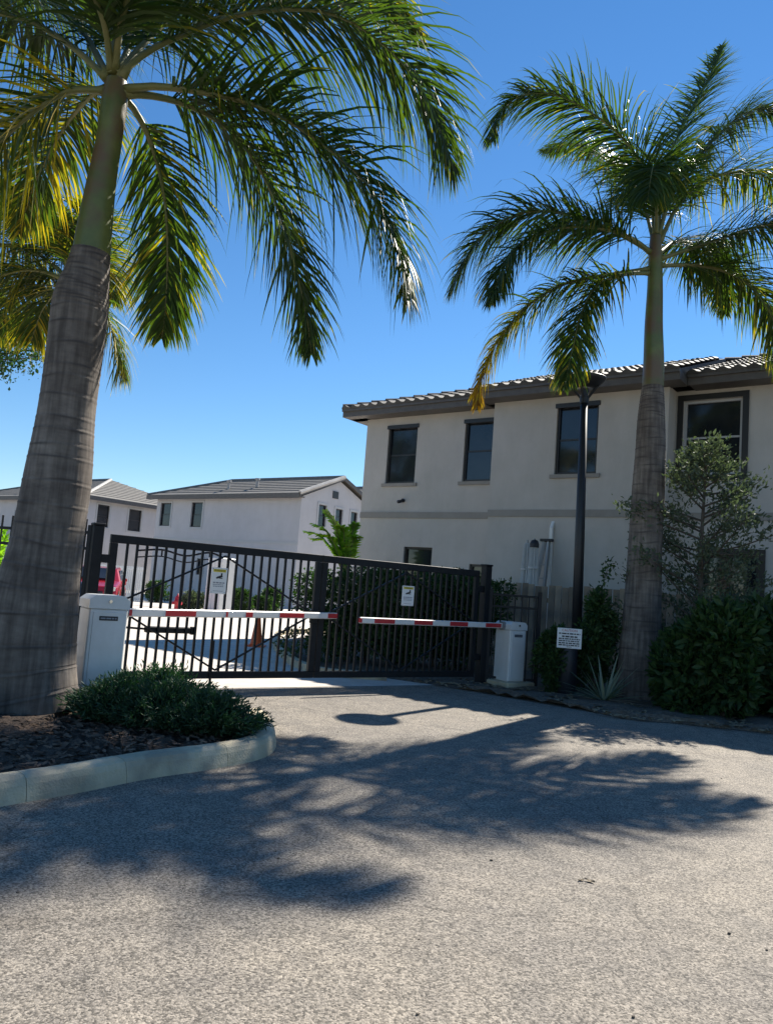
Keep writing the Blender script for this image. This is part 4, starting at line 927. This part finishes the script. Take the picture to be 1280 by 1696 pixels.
def gate_sign(x0, x1, y0, y1, label, seed):
    a, _ = gs_(x0, (y0+y1)/2); b, _ = gs_(x1, (y0+y1)/2); _, z1 = gs_((x0+x1)/2, y0); _, z0 = gs_((x0+x1)/2, y1)
    W, H = b-a, z1-z0; o = gp((a+b)/2, (z0+z1)/2, .052); t = empty('warning_sign', o, 0, label, 'sign', 'warning signs on the gate'); rng = random.Random(seed)
    X = GD; Nn = GN; m = MB(); m.box(Vector((0,0,0)), (W/2, .0025, H/2), (X, Nn, ZV), .0015); m.build('plate', SIGNW, t)
    m = MB(); m.box(ZV*(H*.385)+Nn*.003, (W*.40, .001, H*.055), (X, Nn, ZV)); m.build('header_band', SIGNY, t)
    lettering('WARNING', H*.095, t, ZV*(H*.385)+Nn*.0045, X, ZV, INK, 'header_lettering')
    # surveillance camera pictogram
    c = ZV*(H*.15)+Nn*.0032+X*(W*.02); m = MB(); a1 = (X*math.cos(.35)+ZV*math.sin(.35)); b1 = ZV*math.cos(.35)-X*math.sin(.35)
    m.box(c+X*W*.02, (W*.17, .001, H*.042), (a1, Nn, b1)); m.box(c+X*W*.12+ZV*H*.085, (W*.05, .0009, H*.06), (X, Nn, ZV)); m.box(c-X*W*.17-ZV*H*.045, (W*.05,.0011,H*.03), (a1, Nn, b1)); m.box(c+X*W*.09-ZV*H*.055, (W*.10,.0012,H*.016), (X, Nn, ZV)); m.build('camera_pictogram', INK, t)
    rows = [(-W*.36, W*.36, -H*.08, H*.05), (-W*.36, W*.34, -H*.155, H*.03), (-W*.34, W*.34, -H*.22, H*.03), (-W*.32, W*.30, -H*.40, H*.018)]
    print_lines(t, rows, X, ZV, Nn, Vector((0,0,0)), INKG, rng)
    for sx in (-1, 1):
        for sz in (-1, 1):
            m = MB(); p = X*(sx*W*.42)+ZV*(sz*H*.45); m.tube([p-Nn*.03, p+Nn*.006], .006, 6); m.build('bolt', ALU, t)
gate_sign(347, 373, 940, 983, 'white surveillance warning sign with a yellow header on the gate leaf beside the stout palm', 3)
gate_sign(662, 682, 970, 1003, 'smaller white surveillance warning sign on the gate leaf in front of the hedge', 4)

# ------------------------------------------------------------------ rising barriers
def barrier(label, cpx, cpy, zt, W, Dp, arm_end, zarm, bands, flip, pad, gname):
    """cpx, cpy: pixel of the near vertical edge where it meets the top; arm from the cabinet to arm_end"""
    near = at(cpx, cpy, zt); o = near - GN*(Dp/2) + (GD*(W/2)); o.z = 0
    t = empty('rising_barrier', o, 0, label, 'barrier', 'white rising barriers in front of the gate'); A = (GD, GN, ZV)
    m = MB(); m.box(ZV*(pad/2-.01), (W/2+.13, Dp/2+.13, pad/2+.01), A, .015); m.build('concrete_pad', KERB, t)
    zc = zt-.13; m = MB(); m.box(ZV*((zc+pad)/2), (W/2, Dp/2, (zc-pad)/2), A, .012); cb = m.build('cabinet', WHITE, t)
    m = MB(); m.box(ZV*((zc+pad)/2)+GN*(Dp/2), (W/2-.035, .006, (zc-pad)/2-.03), A, .004); dr = m.build('door', WHITE, t)
    # cap with chamfered shoulders
    P = [(-W/2-.01, zc+.002), (W/2+.01, zc+.002), (W/2+.01, zc+.085), (W/2-.05, zt), (-W/2+.05, zt), (-W/2-.01, zc+.085)]
    m = MB(); n = len(P); vs_ = [GD*x+ZV*z+GN*d for d in (-Dp/2-.01, Dp/2+.01) for x, z in P]; m.add(vs_, [tuple(range(n))[::-1], tuple(range(n, 2*n))]+[(i, (i+1) % n, n+(i+1) % n, n+i) for i in range(n)]); m.build('cap', WHITE, t, fix=True)
    m = MB(); m.tube([GN*(Dp/2)+ZV*(zc+.075), GN*(Dp/2+.028)+ZV*(zc+.075)], .016, 10); m.build('lock', CHROME, t)
    m = MB(); bc = GN*(Dp/2+.0075)+ZV*(zc-.09); m.box(bc, (W*.24, .002, .021), A); bg_ = m.build('badge', INK, dr)
    print_lines(dr, [(-W*.21, W*.21, 0, .014)], GD, ZV, GN, bc-GN*.0002, INKG, random.Random(2), 'badge_lettering')
    # arm
    sgn = -1 if flip else 1
    hub = GD*(sgn*(W/2+.03))+ZV*zarm; m = MB(); m.tube([GD*(sgn*(W/2-.01))+ZV*zarm, GD*(sgn*(W/2+.045))+ZV*zarm], .07, 14); m.build('pivot', ALU, t)
    e = at(arm_end[0], arm_end[1], zarm)-o; e.z = zarm
    D_ = (e-hub).normalized(); L_ = (e-hub).length; Sd = D_.cross(ZV).normalized()
    m = MB(); m.box(hub+D_*(L_/2), (L_/2, .02, .042), (D_, Sd, ZV), .008); arm = m.build('arm', WHITE, t)
    for (x0, x1) in bands:
        pa = onplane(x0, 1010, o+hub, Sd)-o-hub; pb = onplane(x1, 1010, o+hub, Sd)-o-hub; s0, s1 = pa.dot(D_), pb.dot(D_); s0, s1 = min(s0, s1), max(s0, s1); s0 = max(s0, .02); s1 = min(s1, L_+.002)
        if s1-s0 < .005: continue
        m = MB(); m.box(hub+D_*((s0+s1)/2), ((s1-s0)/2, .0225, .034), (D_, Sd, ZV), .004); m.build('red_band', RED, arm)
    print('ARM', L_, o, e); return t
barrier('white barrier cabinet with red banded arm beside the stout palm and junipers', 152, 985, 1.175, .37, .36, (557, 1020), 1.01, ((204,218),(273,324),(373,377),(406,418),(462,503),(542,558)), False, .12, 'l')
barrier('white barrier cabinet with red banded arm on a concrete pad at the soil strip', 846, 1030, 1.06, .36, .34, (595, 1027), .985, ((594,600),(620,654),(686,717),(745,775),(804,830)), True, .11, 'r')

# ------------------------------------------------------------------ fences
def rail_fence(label, a, b, h, posts=True, over=.0, sp=.105):
    a = Vector(a); b = Vector(b); D_ = (b-a).normalized(); L_ = (b-a).length; Nn = Vector((D_.y, -D_.x, 0)); A = (D_, Nn, ZV)
    t = empty('metal_fence', a, 0, label, 'fence')
    for z in (.16, h-.19, h): 
        m = MB(); m.box(D_*(L_/2)+ZV*(z-.018), (L_/2, .016, .018), A, .003); m.build('rail', BLACK, t)
    m = MB(); m.box((0,0,0), (.009,.009,(h+over-.06)/2), A); me = m.mesh('bar', BLACK); n = int(L_/sp)
    for k in range(n):
        o = link('bar', me, t); o.location = D_*((k+.5)*L_/n)+ZV*((h+over+.06)/2)
    for s in (0, L_):
        m = MB(); m.box(D_*s+ZV*(h/2+.02), (.03,.03,h/2+.05), A, .004); m.build('post', BLACK, t)
    return t
pl = gp(sL-.155, 0)
lf = at(12, 872, 1.86); lf.z = 0; dl = (lf-pl); 
rail_fence('black metal fence with bars above the rail behind the stout palm', pl+dl.normalized()*.1, pl+dl.normalized()*3.4, 1.86, over=.14, sp=.16)
pr_ = gp(sR+.165, 0); fr_ = atd(893, 1000, 12.7); fr_.z = 0; dr_ = (fr_-pr_)
print('RF', pr_, fr_)
rail_fence('short black metal fence between the gate and the wooden fence', pr_+dr_.normalized()*.1, fr_, 1.5, over=.0)
# wooden picket fence
FO = 2.15
def wfu(px, py): p = onplane(px, py, bpt(0, -FO), BN); return (p-B0).dot(BU), p.z
ua, za = wfu(812, 966); ub, zb_ = wfu(1200, 985); print('WF', ua, za, ub, zb_)
WH = (za+zb_)/2
wf = empty('wooden_fence', bpt(ua, -FO), 0, 'weathered brown board fence in front of the beige house', 'fence'); wl = 16.0-ua; nb = int(wl/.145)
meshes = []
for v in range(4):
    m = MB(); rr = random.Random(v); hh = WH+rr.uniform(-.015,.015); m.box(ZV*(hh/2), (.066, .009, hh/2), (BU, BN, ZV), .003); meshes.append(m.mesh('board', WOOD))
for k in range(nb):
    o = link('board', meshes[random.randrange(4)], wf); o.location = BU*((k+.5)*.145)+ZV*random.uniform(-.02,.02)+BN*random.uniform(-.004,.004); o.rotation_euler = (0, random.uniform(-.006,.006), 0)
for z in (.35, WH-.3):
    m = MB(); m.box(BU*(wl/2)+BN*.035+ZV*z, (wl/2, .02, .045), (BU, BN, ZV), .004); m.build('rail', WOOD, wf)
for k in range(6):
    m = MB(); m.box(BU*(wl*k/5)+BN*.1+ZV*(WH/2-.02), (.045,.045,WH/2-.03), (BU, BN, ZV), .005); m.build('post', WOOD, wf)

# ------------------------------------------------------------------ lamp, sign bollard
lp = at(951, 1140); lp.z = .02; ltop = atd(966, 668, lp.y).z; lr = 8.2*lp.y/F_PX
ltilt = math.atan2((atd(968,640,lp.y)-lp).x, (atd(968,640,lp.y)-lp).z)
print('TILT', ltilt)
lamp = empty('street_lamp', lp, 0, 'tall dark lamp post with shallow round head in front of the wooden fence', 'street lamp')
m = MB(); m.lathe([(lr*1.9,-.02),(lr*1.9,.04),(lr*1.5,.1),(lr*1.1,.16)], 20); m.build('base', LAMP, lamp)
m = MB(); m.lathe([(lr*1.02,.1),(lr*.98,ltop*.5),(lr*.72,ltop)], 20); m.build('pole', LAMP, lamp, True)
m = MB(); m.lathe([(lr*.95,ltop-.02),(lr*.95,ltop+.10),(lr*.6,ltop+.12)], 16); m.build('collar', LAMP, lamp)
HR = 35.5*lp.y/F_PX; hz0 = ltop+.27
for k in range(4):
    a = PI/4*1.3+k*PI/2; d = Vector((math.cos(a), math.sin(a), 0)); m = MB(); m.bar(d*(lr*.6)+ZV*(ltop+.06), d*(HR*.66)+ZV*(hz0+.03), .035, .035); m.build('strut', LAMP, lamp)
m = MB(); m.lathe([(HR*.45,hz0-.02),(HR*.62,hz0),(HR*.90,hz0+.10),(HR,hz0+.15),(HR*.97,hz0+.17),(HR*.5,hz0+.20),(HR*.15,hz0+.21)], 28); hd = m.build('shade', LAMP, lamp, True)
m = MB(); m.lathe([(HR*.32,hz0-.035),(HR*.36,hz0-.021)], 24); m.build('lens', LENS, hd)
m = MB(); m.box(ZV*(ltop+.19), (.05,.05,.08), None, .01); m.build('lamp_holder', LAMP, lamp)
m = MB(); mz = at(951, 1084, 0); m.box(Vector((-.01,-lr*1.02-.004,atd(951,1084,lp.y).z)), (.018,.006,.03), None, .002); m.build('reflector', SIGNW, lamp)
sp_ = at(935, 1153); sp_.z = .02; X = Vector((1, -.12, 0)).normalized(); Nn = Vector((-.12, -1, 0)).normalized(); k_ = sp_.y/F_PX; sg = empty('caution_sign_post', sp_, 0, 'white caution sign on a short dark bollard beside the lamp post', 'sign')
m = MB(); m.lathe([(.15,-.02),(.15,.02),(17*k_,.03),(17*k_,.72),(15*k_,.76),(8*k_,.79)], 20); m.build('bollard', PLASTIC, sg, True)
zc_ = atd(935, 1058, sp_.y).z; W, H = 39*k_, 32*k_
m = MB(); m.bar(-Nn*.05+ZV*.5, -Nn*.05+ZV*(zc_+H*.5), .04, .02); m.build('bracket', PLASTIC, sg)
off = Nn*(17*k_*.0+.20); m = MB(); m.box(Nn*.185+ZV*zc_, (W/2, .003, H/2), (X, Nn, ZV), .002); pl_ = m.build('plate', SIGNW, sg)
m = MB(); m.bar(ZV*(zc_-.05)-Nn*.04, ZV*(zc_-.05)+Nn*.184, .05, .03); m.build('bracket', PLASTIC, sg)
so_ = Nn*.1885+ZV*zc_
lettering('CAUTION', H*.17, sg, so_+ZV*(H*.385)+Nn*.001, X, ZV, SIGNR)
rg = random.Random(8); print_lines(sg, [(-W*.43,W*.43,H*.23,H*.065),(-W*.30,W*.32,H*.085,H*.075),(-W*.43,W*.43,-H*.03,H*.06),(-W*.43,W*.40,-H*.135,H*.055),(-W*.43,W*.43,-H*.245,H*.06),(-W*.43,W*.41,-H*.345,H*.055),(-W*.1,W*.1,-H*.43,H*.03)], X, ZV, Nn, so_-Nn*.0015, INK, rg)

lamp.rotation_euler = (0, ltilt, 0)
# ------------------------------------------------------------------ courtyard things seen through the gate
# traffic cone
cp = at(424, 1071); cn = empty('traffic_cone', (cp.x, cp.y, .004), 0, 'orange traffic cone on the courtyard pavement beside the hedge', 'cone')
m = MB(); m.box((0,0,.018), (.19,.19,.018), None, .006); m.build('base', ORANGE, cn); m = MB(); m.lathe([(.145,.036),(.13,.06),(.04,.68),(.028,.70)], 20); m.build('cone', ORANGE, cn, True)
# hydrant
hp_ = at(292, 1016); hy = empty('fire_hydrant', (hp_.x, hp_.y, .004), 0, 'small red fire hydrant in the courtyard', 'hydrant'); sc_ = (atd(292, 983, hp_.y).z)/.78
m = MB(); m.lathe([(.15,0),(.15,.04),(.1,.05),(.1,.45),(.125,.46),(.125,.50),(.105,.51),(.1,.60),(.07,.68),(.025,.72),(.025,.78)], 18); b = m.build('barrel', HYD, hy, True)
for d in (Vector((1,0,0)), Vector((-1,0,0)), Vector((0,-1,0))):
    m = MB(); m.tube([ZV*.40+d*.08, ZV*.40+d*.165], .055, 12); m.tube([ZV*.40+d*.165, ZV*.40+d*.19], .065, 6); m.build('outlet', HYD, hy)
hy.scale = (sc_, sc_, sc_)
# cars
def car(label, loc, rz, paint):
    t = empty('parked_car', loc, rz, label, 'car')
    # body profile along y (front -y), extruded in x with tumblehome
    prof = [(-2.2,.32),(-2.25,.55),(-2.15,.78),(-1.25,.96),(-.55,1.40),(.75,1.46),(1.75,1.05),(2.18,1.0),(2.24,.6),(2.15,.32)]
    m = MB(); n = len(prof); xs = [(-.86,1),( .86,1)]
    vs_ = []
    for sx in (-1, 1):
        for y, z in prof: vs_.append((sx*(.88 if z < 1.0 else .70), y, z))
    m.add(vs_, [tuple(range(n)), tuple(range(n, 2*n))[::-1]]+[(i, n+i, n+(i+1) % n, (i+1) % n) for i in range(n)]); body = m.build('body', paint, t, fix=True)
    bv = body.modifiers.new('b', 'BEVEL'); bv.width = .07; bv.segments = 3
    for (ya, za_, yb, zb2, ww) in ((-1.2,1.0,-.6,1.36,.62), (.85,1.41,1.68,1.1,.6)):
        m = MB(); m.add([(-ww-.06, ya, za_), (ww+.06, ya, za_), (ww, yb, zb2), (-ww, yb, zb2)], [(0,1,2,3)]); nn = Vector((0, -(zb2-za_), (yb-ya))).normalized(); nn = nn if nn.z > 0 else -nn
        for i in range(4): m.v[i] = tuple(Vector(m.v[i])+nn*.055)
        m.v += [tuple(Vector(v)-nn*.05) for v in m.v[:4]]; m.f += [(0,4,5,1),(1,5,6,2),(2,6,7,3),(3,7,4,0),(7,6,5,4)]; m.build('windscreen', GLASS, t, fix=True)
    for sx in (-1,1):
        m = MB(); m.add([(sx*.86,-1.0,1.0),(sx*.86,1.4,1.03),(sx*.76,.7,1.36),(sx*.76,-.5,1.34)], [(0,1,2,3)]); m.v += [(v[0]-sx*.06, v[1], v[2]) for v in m.v[:4]]; m.f += [(0,4,5,1),(1,5,6,2),(2,6,7,3),(3,7,4,0),(7,6,5,4)]; m.build('side_window', GLASS, t, fix=True)
        for y in (-1.4, 1.35):
            m = MB(); m.tube([(sx*.70,y,.32),(sx*.89,y,.32)], .32, 22); wh = m.build('wheel', RUBBER, t); m = MB(); m.tube([(sx*.88,y,.32),(sx*.905,y,.32)], .2, 14); m.build('rim', CHROME, wh)
        m = MB(); m.box((sx*.66,-2.19,.70), (.16,.06,.07), None, .02); m.build('headlight', TAIL, t); m = MB(); m.box((sx*.70,2.2,.86), (.13,.06,.09), None, .02); m.build('tail_light', RED, t)
        m = MB(); m.box((sx*.98,-.62,1.02), (.09,.05,.06), None, .02); m.build('mirror', paint, t)
    m = MB(); m.box((0,-2.22,.50), (.42,.05,.10), None, .02); m.build('grille', PLASTIC, t)
    m = MB(); m.box((0,2.235,.62), (.26,.012,.06), None, .004); m.build('number_plate', SIGNW, t)
    return t
cp_ = atd(158, 1010, 29); car('red car parked in front of the white house behind the gate', (cp_.x, cp_.y, .005), R(14), CARRED)
cp_ = atd(-22, 1010, 20); car('dark blue car at the left past the stout palm trunk', (cp_.x, cp_.y, .0), R(-52), CARBLUE)
bs = atd(5, 930, 14); shrub('courtyard_shrub', 'bright green bush past the stout palm beyond the metal fence', 'shrub', (bs.x-.35, bs.y, 0), .5, .5, 2.0, 3500, .11, BANANA, 401)
# pale transformer box and low planting at the far house
def fhp(px, d, z=0): p = atd(px, 1000, d); p.z = z; return p
tp_ = fhp(362, 30); tb = empty('utility_cabinet', tp_, 0, 'tall pale grey utility cabinet behind the gate sign', 'utility box'); kz = 30/F_PX; zt_ = atd(362, 924, 30).z
m = MB(); m.box(ZV*(zt_/2), (18*kz, .35, zt_/2), (HU, HN, ZV), .02); m.build('cabinet', WHITE, tb); 
for sx in (-1, 1): m = MB(); m.box(ZV*(zt_/2)-HN*.352+HU*(sx*9*kz), (8*kz, .01, zt_/2-.12), (HU, HN, ZV), .004); m.build('door', WHITE, tb)
m = MB(); m.box(ZV*.03, (20*kz, .42, .04), (HU, HN, ZV), .01); m.build('plinth', KERB, tb)
for i, (px, d, rx, h, lb) in enumerate(((398, 31, .55, .9, 'dark bush right of the utility cabinet'), (432, 32, .7, .75, 'low bush between the utility cabinet and the hedge'), (322, 31, .6, .8, 'dry pale shrub left of the utility cabinet'), (258, 36, .8, .9, 'low dark bush by the far house wall'), (452, 33, .6, 1.0, 'leafy bush at the far edge beside the hedge'))):
    p = fhp(px, d); shrub('courtyard_shrub', lb, 'shrub', p, rx, .5, h, 2200, .13, OLIVE if 'pale' in lb else SHRUB, 410+i)
# metal awning frame against the far house
a0 = fhp(218, 33); pg = empty('awning_frame', a0, 0, 'thin black arched awning frame in front of the far white house', 'awning'); 
zt0 = [atd(x, y, 33).z for x, y in ((218,911),(260,910),(300,920),(340,915),(372,928))]; xs_ = [(fhp(x, 33)-a0) for x in (218,260,300,340,372)]
top = [Vector((p.x, p.y, z)) for p, z in zip(xs_, zt0)]; m = MB(); m.tube(catmull(top, 6), .045, 6); m.build('top_tube', BLACK, pg)
m = MB(); m.tube(catmull([p-ZV*.28+HN*.02 for p in top], 6), .03, 6); m.build('lower_tube', BLACK, pg)
for i in range(5):
    m = MB(); m.bar(Vector((top[i].x, top[i].y, 0 if i in (0, 2, 4) else top[i].z-.3)), top[i], .06, .06); m.build('post' if i in (0, 2, 4) else 'strut', BLACK, pg)
# low white railing behind the red car
ra = fhp(150, 38); rb = fhp(235, 35); D_ = (rb-ra).normalized(); L_ = (rb-ra).length; rl = empty('white_railing', ra, 0, 'low white picket railing behind the red car', 'railing'); zt_ = atd(190, 936, 37).z
m = MB(); m.box((0,0,zt_/2), (.035,.02,zt_/2), (D_, D_.cross(ZV), ZV)); me = m.mesh('picket', WHITE)
for k in range(int(L_/.16)): o = link('picket', me, rl); o.location = D_*(k*.16)
for z in (.2, zt_-.12): m = MB(); m.bar(ZV*z, D_*L_+ZV*z, .03, .06); m.build('rail', WHITE, rl)
